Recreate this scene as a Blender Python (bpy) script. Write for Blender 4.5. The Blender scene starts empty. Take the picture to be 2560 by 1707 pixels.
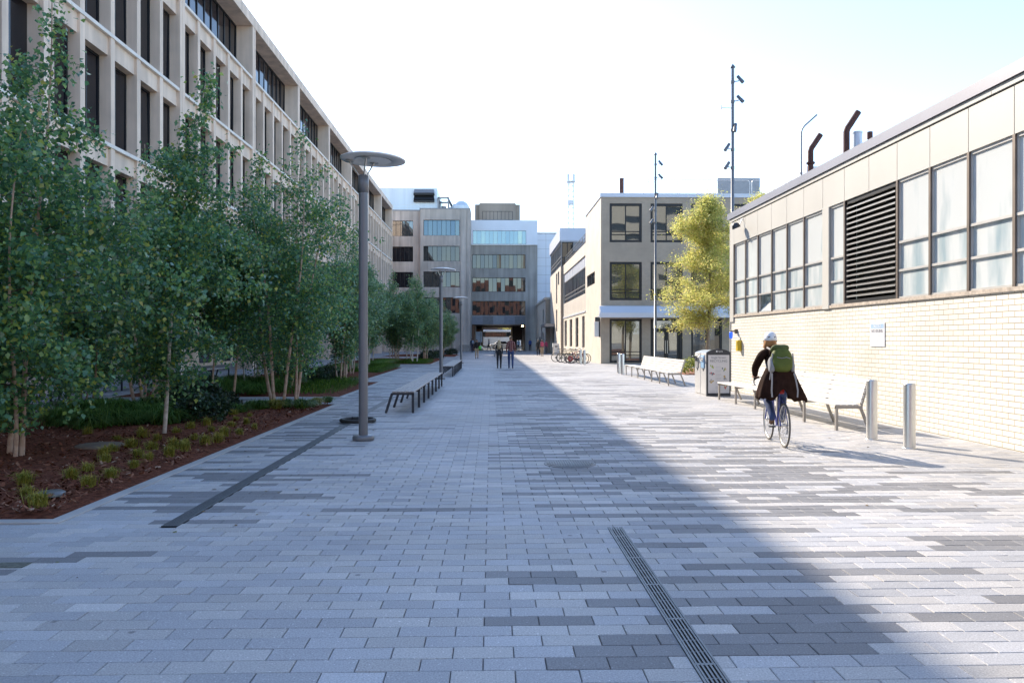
import bpy, math, random
import numpy as np
from mathutils import Vector, Matrix, Quaternion
R = math.radians
sc = bpy.context.scene
col = sc.collection
random.seed(7)

# ------------------------------------------------------------------ camera, sky, sun
EYE = 1.62
cam_d = bpy.data.cameras.new('camera'); cam = bpy.data.objects.new('camera', cam_d); col.objects.link(cam)
cam_d.sensor_width = 36; cam_d.lens = 36 * 1961 / 2560; cam_d.clip_end = 3000; cam_d.clip_start = .05
cam.location = (0, 0, EYE); cam.rotation_euler = (R(89.9), 0, R(-1.52))
sc.camera = cam
SUN = Vector((-.79, 1.33, 1.0)).normalized()          # towards the sun
ELEV = math.asin(SUN.z); AZ = math.atan2(SUN.x, SUN.y)
w = bpy.data.worlds.new('World'); sc.world = w; w.use_nodes = True
nt = w.node_tree; bg = nt.nodes['Background']
sky = nt.nodes.new('ShaderNodeTexSky'); sky.sky_type = 'NISHITA'; sky.sun_disc = False
sky.sun_elevation = ELEV; sky.sun_rotation = AZ; sky.air_density = 1.0; sky.dust_density = .4; sky.ozone_density = 2.1
nt.links.new(sky.outputs[0], bg.inputs[0]); bg.inputs[1].default_value = .15
sl = bpy.data.lights.new('sun', 'SUN'); sl.energy = 3.35; sl.angle = R(.53); sl.color = (1, .87, .70)
so = bpy.data.objects.new('sun', sl); col.objects.link(so)
so.rotation_euler = (-SUN).to_track_quat('-Z', 'Y').to_euler(); so.location = (-20, 30, 40)
vs = sc.view_settings; vs.view_transform = 'Standard'; vs.look = 'None'; vs.exposure = 1.52; vs.gamma = 1
sc.cycles.max_bounces = 7; sc.cycles.diffuse_bounces = 3; sc.cycles.glossy_bounces = 3
sc.cycles.transparent_max_bounces = 8; sc.cycles.caustics_reflective = False; sc.cycles.caustics_refractive = False

# ------------------------------------------------------------------ materials
def mat(name, c, rough=.6, metal=0., var=.12, scale=3., bump=0., bscale=60., spec=.5, c2=None, trans=None, emit=None, streak=None, coat=0, stain=0.):
    m = bpy.data.materials.new(name); m.use_nodes = True
    t = m.node_tree; b = t.nodes['Principled BSDF']; L = t.links.new
    b.inputs['Roughness'].default_value = rough; b.inputs['Metallic'].default_value = metal
    b.inputs['Specular IOR Level'].default_value = spec
    if coat: b.inputs['Coat Weight'].default_value = coat
    if emit:
        b.inputs['Emission Color'].default_value = (*c, 1); b.inputs['Emission Strength'].default_value = emit
    tc = t.nodes.new('ShaderNodeTexCoord')
    n = t.nodes.new('ShaderNodeTexNoise'); n.inputs['Scale'].default_value = scale; n.inputs['Detail'].default_value = 6
    if streak:
        mp = t.nodes.new('ShaderNodeMapping'); mp.inputs['Scale'].default_value = streak
        L(tc.outputs['Object'], mp.inputs[0]); L(mp.outputs[0], n.inputs['Vector'])
    else:
        L(tc.outputs['Object'], n.inputs['Vector'])
    r = t.nodes.new('ShaderNodeValToRGB'); e = r.color_ramp.elements
    e[0].position = .3; e[1].position = .7
    a = c2 or tuple(x * (1 - var) for x in c); bb = c if c2 else tuple(min(1, x * (1 + var)) for x in c)
    e[0].color = (*a, 1); e[1].color = (*bb, 1)
    L(n.outputs[0], r.inputs[0]); L(r.outputs[0], b.inputs['Base Color'])
    if stain:
        m3 = t.nodes.new('ShaderNodeMapping'); m3.inputs['Scale'].default_value = (1.6, 1.6, .10); L(tc.outputs['Object'], m3.inputs[0])
        n3 = t.nodes.new('ShaderNodeTexNoise'); n3.inputs['Scale'].default_value = 1.3; n3.inputs['Detail'].default_value = 5; L(m3.outputs[0], n3.inputs['Vector'])
        rr3 = t.nodes.new('ShaderNodeMapRange'); rr3.inputs[1].default_value = .35; rr3.inputs[2].default_value = .62; rr3.inputs[3].default_value = 1 - stain; rr3.inputs[4].default_value = 1.04; L(n3.outputs[0], rr3.inputs[0])
        v3 = t.nodes.new('ShaderNodeVectorMath'); v3.operation = 'SCALE'; L(r.outputs[0], v3.inputs[0]); L(rr3.outputs[0], v3.inputs['Scale']); L(v3.outputs[0], b.inputs['Base Color'])
    if bump:
        n2 = t.nodes.new('ShaderNodeTexNoise'); n2.inputs['Scale'].default_value = bscale; n2.inputs['Detail'].default_value = 4
        L(tc.outputs['Object'], n2.inputs['Vector'])
        bp = t.nodes.new('ShaderNodeBump'); bp.inputs['Strength'].default_value = bump; bp.inputs['Distance'].default_value = .02
        L(n2.outputs[0], bp.inputs['Height']); L(bp.outputs[0], b.inputs['Normal'])
    return m

def brick_mat(name, c1, c2, mortar, bw=.203, bh=.0677, axis='YZ', msize=.006, rough=.5, scale=1., spec=.5):
    m = bpy.data.materials.new(name); m.use_nodes = True
    t = m.node_tree; b = t.nodes['Principled BSDF']; L = t.links.new
    g = t.nodes.new('ShaderNodeNewGeometry'); s = t.nodes.new('ShaderNodeSeparateXYZ'); cb = t.nodes.new('ShaderNodeCombineXYZ')
    L(g.outputs['Position'], s.inputs[0])
    L(s.outputs['XYZ'.index(axis[0])], cb.inputs[0]); L(s.outputs['XYZ'.index(axis[1])], cb.inputs[1])
    k = t.nodes.new('ShaderNodeTexBrick'); k.inputs['Scale'].default_value = 1
    k.inputs['Brick Width'].default_value = bw; k.inputs['Row Height'].default_value = bh
    k.inputs['Mortar Size'].default_value = msize; k.inputs['Mortar Smooth'].default_value = .2
    k.inputs['Color1'].default_value = (*c1, 1); k.inputs['Color2'].default_value = (*c2, 1); k.inputs['Mortar'].default_value = (*mortar, 1)
    L(cb.outputs[0], k.inputs['Vector'])
    n = t.nodes.new('ShaderNodeTexNoise'); n.inputs['Scale'].default_value = .8; n.inputs['Detail'].default_value = 5
    L(g.outputs['Position'], n.inputs['Vector'])
    mx = t.nodes.new('ShaderNodeMix'); mx.data_type = 'RGBA'; mx.blend_type = 'MULTIPLY'; mx.inputs[0].default_value = .34
    nr = t.nodes.new('ShaderNodeMapRange'); nr.inputs[1].default_value = .3; nr.inputs[2].default_value = .7; nr.inputs[3].default_value = .55; nr.inputs[4].default_value = 1.05; L(n.outputs[0], nr.inputs[0])
    L(k.outputs['Color'], mx.inputs[6]); L(nr.outputs[0], mx.inputs[7]); L(mx.outputs[2], b.inputs['Base Color'])
    bp = t.nodes.new('ShaderNodeBump'); bp.inputs['Strength'].default_value = .5; bp.inputs['Distance'].default_value = .006; bp.invert = True
    L(k.outputs['Fac'], bp.inputs['Height']); L(bp.outputs[0], b.inputs['Normal'])
    b.inputs['Roughness'].default_value = rough; b.inputs['Specular IOR Level'].default_value = spec
    return m

def glass_mat(name, c, rough=.03, wob=.0, spec=.5, wscale=.6, metal=0.):
    m = bpy.data.materials.new(name); m.use_nodes = True
    t = m.node_tree; b = t.nodes['Principled BSDF']; L = t.links.new
    b.inputs['Base Color'].default_value = (*c, 1); b.inputs['Roughness'].default_value = rough
    b.inputs['Specular IOR Level'].default_value = spec; b.inputs['Metallic'].default_value = metal
    if wob:
        g = t.nodes.new('ShaderNodeNewGeometry')
        n = t.nodes.new('ShaderNodeTexNoise'); n.inputs['Scale'].default_value = wscale; n.inputs['Detail'].default_value = 1
        L(g.outputs['Position'], n.inputs['Vector'])
        bp = t.nodes.new('ShaderNodeBump'); bp.inputs['Strength'].default_value = 1; bp.inputs['Distance'].default_value = wob
        L(n.outputs[0], bp.inputs['Height']); L(bp.outputs[0], b.inputs['Normal'])
    return m

def leaf_mat(name, stops, rough=.4, trans=.25, spec=.5):
    m = bpy.data.materials.new(name); m.use_nodes = True
    t = m.node_tree; b = t.nodes['Principled BSDF']; L = t.links.new; out = t.nodes['Material Output']
    g = t.nodes.new('ShaderNodeNewGeometry'); r = t.nodes.new('ShaderNodeValToRGB')
    e = r.color_ramp.elements
    while len(e) < len(stops): e.new(.5)
    for i, (p, c) in enumerate(stops): e[i].position = p; e[i].color = (*c, 1)
    L(g.outputs['Random Per Island'], r.inputs[0]); L(r.outputs[0], b.inputs['Base Color'])
    b.inputs['Roughness'].default_value = rough; b.inputs['Specular IOR Level'].default_value = spec
    tr = t.nodes.new('ShaderNodeBsdfTranslucent'); L(r.outputs[0], tr.inputs[0])
    mx = t.nodes.new('ShaderNodeMixShader'); mx.inputs[0].default_value = trans
    L(b.outputs[0], mx.inputs[1]); L(tr.outputs[0], mx.inputs[2]); L(mx.outputs[0], out.inputs[0])
    return m

M = {}
M['concrete'] = mat('pale_concrete', (.80, .635, .51), .8, var=.1, scale=.9, bump=.15, bscale=25, stain=.2)
M['concrete_edge'] = mat('light_ledge_concrete', (.78, .72, .66), .75, var=.08, scale=1.2)
M['concrete_tan'] = mat('tan_concrete', (.50, .44, .39), .85, var=.16, scale=.35, bump=.1, stain=.25)
M['concrete_dark'] = mat('grey_concrete', (.35, .325, .30), .85, var=.18, scale=.3, bump=.1, stain=.25)
M['concrete_brown'] = mat('brown_concrete', (.30, .25, .2), .85, var=.2, scale=.5, streak=(1, 1, .2))
M['dark_glass'] = glass_mat('dark_glass', (.006, .007, .012), .06, spec=.5)
M['clear_glass'] = glass_mat('reflective_glass', (.02, .025, .028), .02, wob=.003, spec=1.0, wscale=.35)
M['blue_glass'] = glass_mat('blue_reflective_glass', (.21, .29, .32), .04, wob=.008, spec=1.0, wscale=.7, metal=.55)
M['slate_glass'] = glass_mat('slate_reflective_glass', (.10, .145, .18), .04, wob=.004, spec=1.0, wscale=.5, metal=.6)
M['front_glass'] = glass_mat('storefront_glass', (.2, .21, .21), .02, wob=.004, spec=1.0, wscale=.6, metal=.75)
M['dark_metal'] = mat('dark_frame_metal', (.022, .023, .026), .45, .3, var=.1)
M['brown_metal'] = mat('bronze_mullion_metal', (.16, .13, .11), .5, .4, var=.15)
M['white_metal'] = mat('white_panel_metal', (.66, .69, .76), .4, .1, var=.04, scale=.5)
M['silver_metal'] = mat('silver_cladding', (.62, .68, .74), .4, .25, var=.06, scale=.4, streak=(6, 6, .3))
M['grey_metal'] = mat('grey_metal', (.26, .26, .27), .45, .5, var=.08)
M['lamp_grey'] = mat('lamp_grey_paint', (.17, .175, .188), .4, .3, var=.06)
M['charcoal'] = mat('charcoal_paint', (.045, .05, .06), .5, .2, var=.1)
M['steel'] = mat('brushed_steel', (.62, .61, .59), .34, .75, var=.06, scale=8, streak=(1, 1, .1))
M['slat'] = mat('grey_wood_slat', (.40, .36, .33), .7, var=.2, scale=6, streak=(6, .6, 6))
M['white_slat'] = mat('white_bench_slat', (.62, .595, .56), .5, var=.05, scale=4)
M['bench_leg'] = mat('bench_leg_paint', (.30, .28, .26), .5, .35, var=.08)
M['cream_panel'] = mat('cream_fascia_panel', (.50, .49, .455), .5, .0, var=.05, scale=.6)
M['fascia'] = mat('grey_roof_flashing', (.24, .24, .275), .4, .2, var=.08, scale=.5)
M['yellow_brick'] = brick_mat('pale_yellow_brick', (.79, .775, .70), (.73, .715, .645), (.37, .30, .21), bw=.28, bh=.089, msize=.0075)
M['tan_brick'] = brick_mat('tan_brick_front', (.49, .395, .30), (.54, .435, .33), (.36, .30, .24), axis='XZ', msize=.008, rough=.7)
M['tan_brick_sunlit'] = brick_mat('tan_brick_sunlit', (.70, .63, .54), (.74, .67, .57), (.55, .49, .42), axis='YZ', msize=.008, rough=.7)  # same brick made paler, sun on the side walls put into its colour
M['red_brick'] = brick_mat('dark_red_brick', (.10, .05, .04), (.13, .07, .05), (.12, .1, .09), axis='XZ')
M['wood'] = mat('brown_wood_wall', (.16, .07, .035), .5, var=.25, scale=2, streak=(8, 8, .5))
M['black'] = mat('black_void', (.006, .006, .007), .8, var=.0)
M['white'] = mat('white_paint', (.78, .78, .77), .45, var=.03)
M['rust'] = mat('rusty_pipe', (.11, .05, .04), .75, .2, var=.3, scale=6)
M['roof'] = mat('roof_gravel', (.3, .29, .27), .9, var=.2, scale=8)
M['bark'] = mat('birch_bark', (.56, .42, .33), .7, var=.25, scale=9, streak=(1, 1, 1.4), c2=(.36, .23, .16), bump=.2)
M['bark_white'] = mat('white_birch_bark', (.66, .60, .53), .7, scale=8, streak=(1, 1, 2.2), c2=(.42, .36, .31), bump=.2)
M['bark_grey'] = mat('grey_bark', (.22, .18, .13), .8, var=.25, scale=8, bump=.4)
M['twig'] = mat('brown_twig', (.10, .065, .045), .7, var=.2)
M['birch_leaf'] = leaf_mat('birch_leaf', [(0, (.07, .17, .10)), (.35, (.105, .26, .125)), (.75, (.19, .36, .12)), (.94, (.34, .48, .10)), (1, (.50, .45, .10))], .24, .42, 1.)
M['far_leaf'] = leaf_mat('far_birch_leaf', [(0, (.09, .20, .12)), (.5, (.16, .30, .14)), (.85, (.24, .37, .13)), (1, (.34, .40, .12))], .3, .4, .9)
M['locust_leaf'] = leaf_mat('yellow_locust_leaf', [(0, (.42, .47, .13)), (.4, (.60, .61, .19)), (.75, (.74, .69, .25)), (1, (.70, .55, .24))], .5, .6, .3)
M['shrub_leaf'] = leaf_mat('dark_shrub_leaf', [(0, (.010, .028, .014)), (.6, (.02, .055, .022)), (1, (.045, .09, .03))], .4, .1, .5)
M['bush_leaf'] = leaf_mat('light_shrub_leaf', [(0, (.2, .26, .05)), (1, (.42, .42, .1))], .5, .3, .3)
M['grass'] = leaf_mat('sedge_blade', [(0, (.04, .11, .02)), (.6, (.08, .19, .03)), (1, (.20, .29, .05))], .5, .25, .3)
M['tuft'] = leaf_mat('yellow_grass_blade', [(0, (.16, .19, .03)), (.6, (.36, .34, .06)), (1, (.55, .45, .11))], .5, .3, .3)
M['mulch'] = mat('red_brown_mulch', (.24, .085, .05), .95, scale=14, c2=(.06, .022, .014), bump=1., bscale=45, spec=.1)
M['chip'] = leaf_mat('bark_chip', [(0, (.06, .02, .012)), (.6, (.18, .07, .042)), (.93, (.27, .14, .09)), (1, (.4, .3, .23))], .9, .0, .1)
M['fallen'] = leaf_mat('fallen_leaf', [(0, (.10, .055, .02)), (.6, (.22, .15, .04)), (1, (.12, .15, .04))], .6, .1, .3)
M['rubber'] = mat('black_rubber', (.02, .021, .022), .6, var=.2, scale=20)
M['iron'] = mat('cast_iron', (.16, .165, .17), .5, .6, var=.15, scale=12)
M['kerb'] = mat('concrete_kerb', (.38, .37, .36), .85, var=.12, scale=2, bump=.2)
M['skin'] = mat('skin', (.50, .29, .20), .5, var=.05)

# ------------------------------------------------------------------ mesh helpers
class MB:
    def __init__(s): s.v = []; s.f = []; s.mi = []; s.sm = []
    def add(s, verts, faces, m=0, smooth=False):
        o = len(s.v); s.v.extend([tuple(p) for p in verts])
        for f in faces: s.f.append(tuple(o + i for i in f)); s.mi.append(m); s.sm.append(smooth)
    def quad(s, a, b, c, d, m=0): s.add([a, b, c, d], [(0, 1, 2, 3)], m)
    def box(s, x0, x1, y0, y1, z0, z1, m=0, bev=0.):
        if bev:
            b = bev
            P = []
            for z, i in ((z0, b), (z0 + b, 0), (z1 - b, 0), (z1, b)):
                # octagonal ring so that vertical edges are chamfered too
                xa, xb, ya, yb = x0 + i, x1 - i, y0 + i, y1 - i
                P.append([(xa + b, ya, z), (xb - b, ya, z), (xb, ya + b, z), (xb, yb - b, z), (xb - b, yb, z), (xa + b, yb, z), (xa, yb - b, z), (xa, ya + b, z)])
            vv = [p for ring in P for p in ring]; ff = []
            for k in range(3):
                for j in range(8): ff.append((k*8 + j, k*8 + (j+1) % 8, k*8 + 8 + (j+1) % 8, k*8 + 8 + j))
            ff.append(tuple(range(7, -1, -1))); ff.append(tuple(range(24, 32)))
            s.add(vv, ff, m); return
        s.add([(x0,y0,z0),(x1,y0,z0),(x1,y1,z0),(x0,y1,z0),(x0,y0,z1),(x1,y0,z1),(x1,y1,z1),(x0,y1,z1)],
              [(0,3,2,1),(4,5,6,7),(0,1,5,4),(1,2,6,5),(2,3,7,6),(3,0,4,7)], m)
    def hexa(s, p, m=0):   # 8 points, bottom ring then top ring
        s.add(p, [(0,3,2,1),(4,5,6,7),(0,1,5,4),(1,2,6,5),(2,3,7,6),(3,0,4,7)], m)
    def bar(s, a, b, wx, wy=None, m=0, up=(0, 0, 1)):   # rectangular bar from a to b
        a = Vector(a); b = Vector(b); d = (b - a).normalized(); wy = wy or wx
        u = Vector(up)
        if abs(d.dot(u)) > .95: u = Vector((0, 1, 0))
        x = d.cross(u).normalized() * wx / 2; y = x.cross(d).normalized() * wy / 2
        s.hexa([a - x - y, a + x - y, a + x + y, a - x + y, b - x - y, b + x - y, b + x + y, b - x + y], m)
    def tube(s, pts, r, n=8, m=0, caps=True, smooth=True):
        pts = [Vector(p) for p in pts]; k = len(pts)
        rs = r if isinstance(r, (list, tuple)) else [r] * k
        vv = []; prev = None
        for i, p in enumerate(pts):
            d = (pts[min(i + 1, k - 1)] - pts[max(i - 1, 0)])
            d = d.normalized() if d.length > 1e-9 else Vector((0, 0, 1))
            if prev is None:
                u = Vector((1, 0, 0)) if abs(d.x) < .9 else Vector((0, 1, 0))
                x = (u - d * u.dot(d)).normalized()
            else:
                x = prev - d * prev.dot(d); x = x.normalized() if x.length > 1e-6 else d.orthogonal().normalized()
            prev = x; y = d.cross(x)
            for j in range(n):
                a = 2 * math.pi * j / n; vv.append(p + (x * math.cos(a) + y * math.sin(a)) * rs[i])
        ff = [(i*n + j, i*n + (j+1) % n, (i+1)*n + (j+1) % n, (i+1)*n + j) for i in range(k - 1) for j in range(n)]
        s.add(vv, ff, m, smooth)
        if caps: s.add(vv[:n], [tuple(range(n - 1, -1, -1))], m); s.add(vv[-n:], [tuple(range(n))], m)
    def lathe(s, prof, c=(0, 0, 0), n=24, m=0, smooth=True, axis='Z', sx=1, sy=1):
        vv = []
        for r, z in prof:
            for j in range(n):
                a = 2 * math.pi * j / n; x, y = r * math.cos(a) * sx, r * math.sin(a) * sy
                q = (x, y, z) if axis == 'Z' else ((x, z, y) if axis == 'Y' else (z, x, y))
                vv.append((c[0] + q[0], c[1] + q[1], c[2] + q[2]))
        ff = [(i*n + j, i*n + (j+1) % n, (i+1)*n + (j+1) % n, (i+1)*n + j) for i in range(len(prof) - 1) for j in range(n)]
        s.add(vv, ff, m, smooth)
        if prof[0][0] > 1e-4: s.add(vv[:n], [tuple(range(n - 1, -1, -1))], m)
        if prof[-1][0] > 1e-4: s.add(vv[-n:], [tuple(range(n))], m)
    def torus(s, c, Rr, r, n=32, k=8, m=0, axis='Z', a0=0, a1=2 * math.pi):
        full = abs(a1 - a0 - 2 * math.pi) < 1e-6
        q = n if full else n + 1
        vv = []
        for i in range(q):
            a = a0 + (a1 - a0) * i / n
            for j in range(k):
                b = 2 * math.pi * j / k; rr = Rr + r * math.cos(b); x, y, z = rr * math.cos(a), rr * math.sin(a), r * math.sin(b)
                p = (x, y, z) if axis == 'Z' else ((z, x, y) if axis == 'X' else (x, z, y))
                vv.append((c[0] + p[0], c[1] + p[1], c[2] + p[2]))
        ff = [(i*k + j, i*k + (j+1) % k, ((i+1) % q)*k + (j+1) % k, ((i+1) % q)*k + j) for i in range(n) for j in range(k)]
        s.add(vv, ff, m, True)
    def blob(s, c, r, n=10, m=0, sm=True):   # ellipsoid
        rx, ry, rz = r if isinstance(r, (tuple, list)) else (r, r, r)
        prof = [(max(1e-5, math.sin(math.pi * i / n)), -math.cos(math.pi * i / n)) for i in range(n + 1)]
        k = n * 2; vv = [(c[0] + rx * a * math.cos(2*math.pi*j/k), c[1] + ry * a * math.sin(2*math.pi*j/k), c[2] + rz * z) for a, z in prof for j in range(k)]
        s.add(vv, [(i*k + j, i*k + (j+1) % k, (i+1)*k + (j+1) % k, (i+1)*k + j) for i in range(n) for j in range(k)], m, sm)
    def build(s, name, mats, parent=None, local=False, loc=None):
        me = bpy.data.meshes.new(name)
        v = s.v
        if parent is not None and not local:
            b = base_of(parent); v = [(x - b[0], y - b[1], z - b[2]) for x, y, z in v]
        elif loc is not None and not local:
            v = [(x - loc[0], y - loc[1], z - loc[2]) for x, y, z in v]
        me.from_pydata(v, [], s.f)
        for k in (mats if isinstance(mats, (list, tuple)) else [mats]): me.materials.append(M[k] if isinstance(k, str) else k)
        me.polygons.foreach_set('material_index', s.mi); me.polygons.foreach_set('use_smooth', s.sm)
        me.update()
        o = bpy.data.objects.new(name, me); col.objects.link(o)
        if parent is not None: o.parent = parent
        elif loc is not None: o.location = loc
        return o

def base_of(o):
    b = Vector((0, 0, 0))
    while o is not None: b += o.location; o = o.parent
    return b
def tag(o, label=None, cat=None, group=None, kind=None):
    if label: o['label'] = label
    if cat: o['category'] = cat
    if group: o['group'] = group
    if kind: o['kind'] = kind
    return o
def thing(name, label, cat, loc=(0, 0, 0), rz=0., group=None):
    o = bpy.data.objects.new(name, None); col.objects.link(o); o.empty_display_size = .2
    o.location = loc; o.rotation_euler = (0, 0, rz)
    return tag(o, label, cat, group)
def struct(o): o['kind'] = 'structure'; return o
def kids(o): return [c for c in KID.get(o.name, [])]
KID = {}
def copy_tree(o, loc, rz=0., label=None, scale=None, name=None):
    def rec(a, par):
        c = a.copy(); col.objects.link(c)
        if par is not None: c.parent = par
        for ch in a.children: rec(ch, c)
        return c
    c = rec(o, None); c.location = loc; c.rotation_euler = (0, 0, rz)
    if scale: c.scale = scale if isinstance(scale, (tuple, list)) else (scale,) * 3
    if label: c['label'] = label
    return c

# planes: P(u, v, d): u along the wall, v up, d into the wall
def plane_x(x0): return lambda u, v, d=0.: (x0 + d, u, v)          # wall facing -X (u = Y)
def plane_xp(x0): return lambda u, v, d=0.: (x0 - d, u, v)         # wall facing +X (u = Y)
def plane_y(y0): return lambda u, v, d=0.: (u, y0 + d, v)          # wall facing -Y (u = X)
def pbox(mb, P, u0, u1, v0, v1, d0, d1, m=0):
    mb.hexa([P(u0, v0, d0), P(u1, v0, d0), P(u1, v0, d1), P(u0, v0, d1), P(u0, v1, d0), P(u1, v1, d0), P(u1, v1, d1), P(u0, v1, d1)], m)
def wall_open(mb, P, u0, u1, v0, v1, ops, depth=.2, m=0):
    us = sorted({u0, u1, *[a for o in ops for a in o[:2]]}); vs_ = sorted({v0, v1, *[a for o in ops for a in o[2:4]]})
    us = [u for u in us if u0 <= u <= u1]; vs_ = [v for v in vs_ if v0 <= v <= v1]
    for i in range(len(us) - 1):
        for j in range(len(vs_) - 1):
            cu, cv = (us[i] + us[i+1]) / 2, (vs_[j] + vs_[j+1]) / 2
            if any(o[0] < cu < o[1] and o[2] < cv < o[3] for o in ops): continue
            mb.quad(P(us[i], vs_[j]), P(us[i+1], vs_[j]), P(us[i+1], vs_[j+1]), P(us[i], vs_[j+1]), m)
    for a, b, c, d in [o[:4] for o in ops]:
        for p, q in (((a, c), (b, c)), ((b, c), (b, d)), ((b, d), (a, d)), ((a, d), (a, c))):
            mb.quad(P(*p), P(*q), P(*q, depth), P(*p, depth), m)
def window(root, P, rect, d=.12, nx=1, bars=(), fw=.07, bw=.05, frame='dark_metal', pane='clear_glass', name='window', thick=.07, label=None):
    a, b, c, e = rect; f = MB()
    pbox(f, P, a, a + fw, c, e, d, d + thick); pbox(f, P, b - fw, b, c, e, d, d + thick)
    pbox(f, P, a + fw, b - fw, c, c + fw, d, d + thick); pbox(f, P, a + fw, b - fw, e - fw, e, d, d + thick)
    for i in range(1, nx):
        u = a + (b - a) * i / nx; pbox(f, P, u - bw / 2, u + bw / 2, c + fw, e - fw, d + .004, d + thick - .004)
    for t in bars:
        v = c + (e - c) * t; pbox(f, P, a + fw, b - fw, v - bw / 2, v + bw / 2, d + .01, d + thick - .01)
    o = f.build(name, frame, root)
    if label: o['label'] = label
    g = MB(); dd = d + thick * .6
    for i in range(nx):          # each light sits at its own slight tilt, as glazing does
        ua, ub = a + .01 + (b - a - .02) * i / nx, a + .01 + (b - a - .02) * (i + 1) / nx; k1, k2 = random.gauss(0, .006) * (ub - ua), random.gauss(0, .0045) * (e - c)
        g.quad(P(ua, c + .01, dd - k1 - k2), P(ub, c + .01, dd + k1 - k2), P(ub, e - .01, dd + k1 + k2), P(ua, e - .01, dd - k1 + k2))
    g.build('pane', pane, o)
    return o
def text(body, size, loc, rot, m, parent, name='lettering', align='CENTER', ext=.001, sx=1.):
    c = bpy.data.curves.new(name, 'FONT'); c.body = body; c.size = size; c.extrude = ext; c.align_x = align; c.align_y = 'CENTER'
    c.materials.append(M[m] if isinstance(m, str) else m)
    t_ = bpy.data.objects.new(name, c); col.objects.link(t_)
    me = bpy.data.meshes.new_from_object(t_.evaluated_get(bpy.context.evaluated_depsgraph_get())); me.name = name
    bpy.data.objects.remove(t_); o = bpy.data.objects.new(name, me); col.objects.link(o); o.parent = parent
    if not me.materials: me.materials.append(M[m] if isinstance(m, str) else m)
    o.location = loc; o.rotation_euler = rot; o.scale = (sx, 1, 1)
    return o
# ------------------------------------------------------------------ ground and paving
WX = 7.7                      # brick wall on the right
BEDS = [(-9.8, -3.95, 7.16, 19.9), (-10.8, -4.33, 22.4, 30.4), (-10.8, -5.2, 33.3, 46.3), (-10.8, -4.1, 52.5, 70.), (-10.8, -3.55, 76, 88)]
g = MB(); g.quad((-900, -300, -.06), (900, -300, -.06), (900, 1600, -.06), (-900, 1600, -.06))
struct(g.build('ground', mat('city_ground', (.14, .135, .13), .9, var=.2, scale=.05)))
g = MB(); g.quad((-18.1, -6, -.012), (24, -6, -.012), (24, 133, -.012), (-18.1, 133, -.012))
struct(g.build('paving_joint_bed', mat('joint_sand', (.11, .11, .115), .95, var=.2, scale=30)))
mp = bpy.data.materials.new('concrete_paver'); mp.use_nodes = True
t = mp.node_tree; b = t.nodes['Principled BSDF']; L = t.links.new
at = t.nodes.new('ShaderNodeAttribute'); at.attribute_name = 'tone'
gg = t.nodes.new('ShaderNodeNewGeometry')
n1 = t.nodes.new('ShaderNodeTexNoise'); n1.inputs['Scale'].default_value = 110; n1.inputs['Detail'].default_value = 4
n2 = t.nodes.new('ShaderNodeTexNoise'); n2.inputs['Scale'].default_value = .35; n2.inputs['Detail'].default_value = 5
n3 = t.nodes.new('ShaderNodeTexVoronoi'); n3.inputs['Scale'].default_value = 26
for n_ in (n1, n2, n3): L(gg.outputs['Position'], n_.inputs['Vector'])
r1 = t.nodes.new('ShaderNodeMapRange'); r1.inputs[1].default_value = .3; r1.inputs[2].default_value = .7; r1.inputs[3].default_value = .72; r1.inputs[4].default_value = 1.28
r2 = t.nodes.new('ShaderNodeMapRange'); r2.inputs[1].default_value = .3; r2.inputs[2].default_value = .7; r2.inputs[3].default_value = .80; r2.inputs[4].default_value = 1.1
r3 = t.nodes.new('ShaderNodeMapRange'); r3.inputs[1].default_value = .06; r3.inputs[2].default_value = .15; r3.inputs[3].default_value = 1.7; r3.inputs[4].default_value = 1.
L(n1.outputs[0], r1.inputs[0]); L(n2.outputs[0], r2.inputs[0]); L(n3.outputs['Distance'], r3.inputs[0])
m1 = t.nodes.new('ShaderNodeMath'); m1.operation = 'MULTIPLY'; L(r1.outputs[0], m1.inputs[0]); L(r2.outputs[0], m1.inputs[1])
m2 = t.nodes.new('ShaderNodeMath'); m2.operation = 'MULTIPLY'; L(m1.outputs[0], m2.inputs[0]); L(r3.outputs[0], m2.inputs[1])
vm = t.nodes.new('ShaderNodeVectorMath'); vm.operation = 'SCALE'; L(at.outputs['Color'], vm.inputs[0]); 
n4 = t.nodes.new('ShaderNodeTexVoronoi'); n4.inputs['Scale'].default_value = 1.7; L(gg.outputs['Position'], n4.inputs['Vector'])
r4 = t.nodes.new('ShaderNodeMapRange'); r4.inputs[1].default_value = .025; r4.inputs[2].default_value = .045; r4.inputs[3].default_value = .5; r4.inputs[4].default_value = 1.; L(n4.outputs['Distance'], r4.inputs[0])
m4 = t.nodes.new('ShaderNodeMath'); m4.operation = 'MULTIPLY'; L(m2.outputs[0], m4.inputs[0]); L(r4.outputs[0], m4.inputs[1]); L(m4.outputs[0], vm.inputs['Scale'])
L(vm.outputs[0], b.inputs['Base Color']); b.inputs['Roughness'].default_value = .68; b.inputs['Specular IOR Level'].default_value = .45
bp = t.nodes.new('ShaderNodeBump'); bp.inputs['Strength'].default_value = .35; bp.inputs['Distance'].default_value = .002
L(n1.outputs[0], bp.inputs['Height']); L(bp.outputs[0], b.inputs['Normal'])

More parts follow.
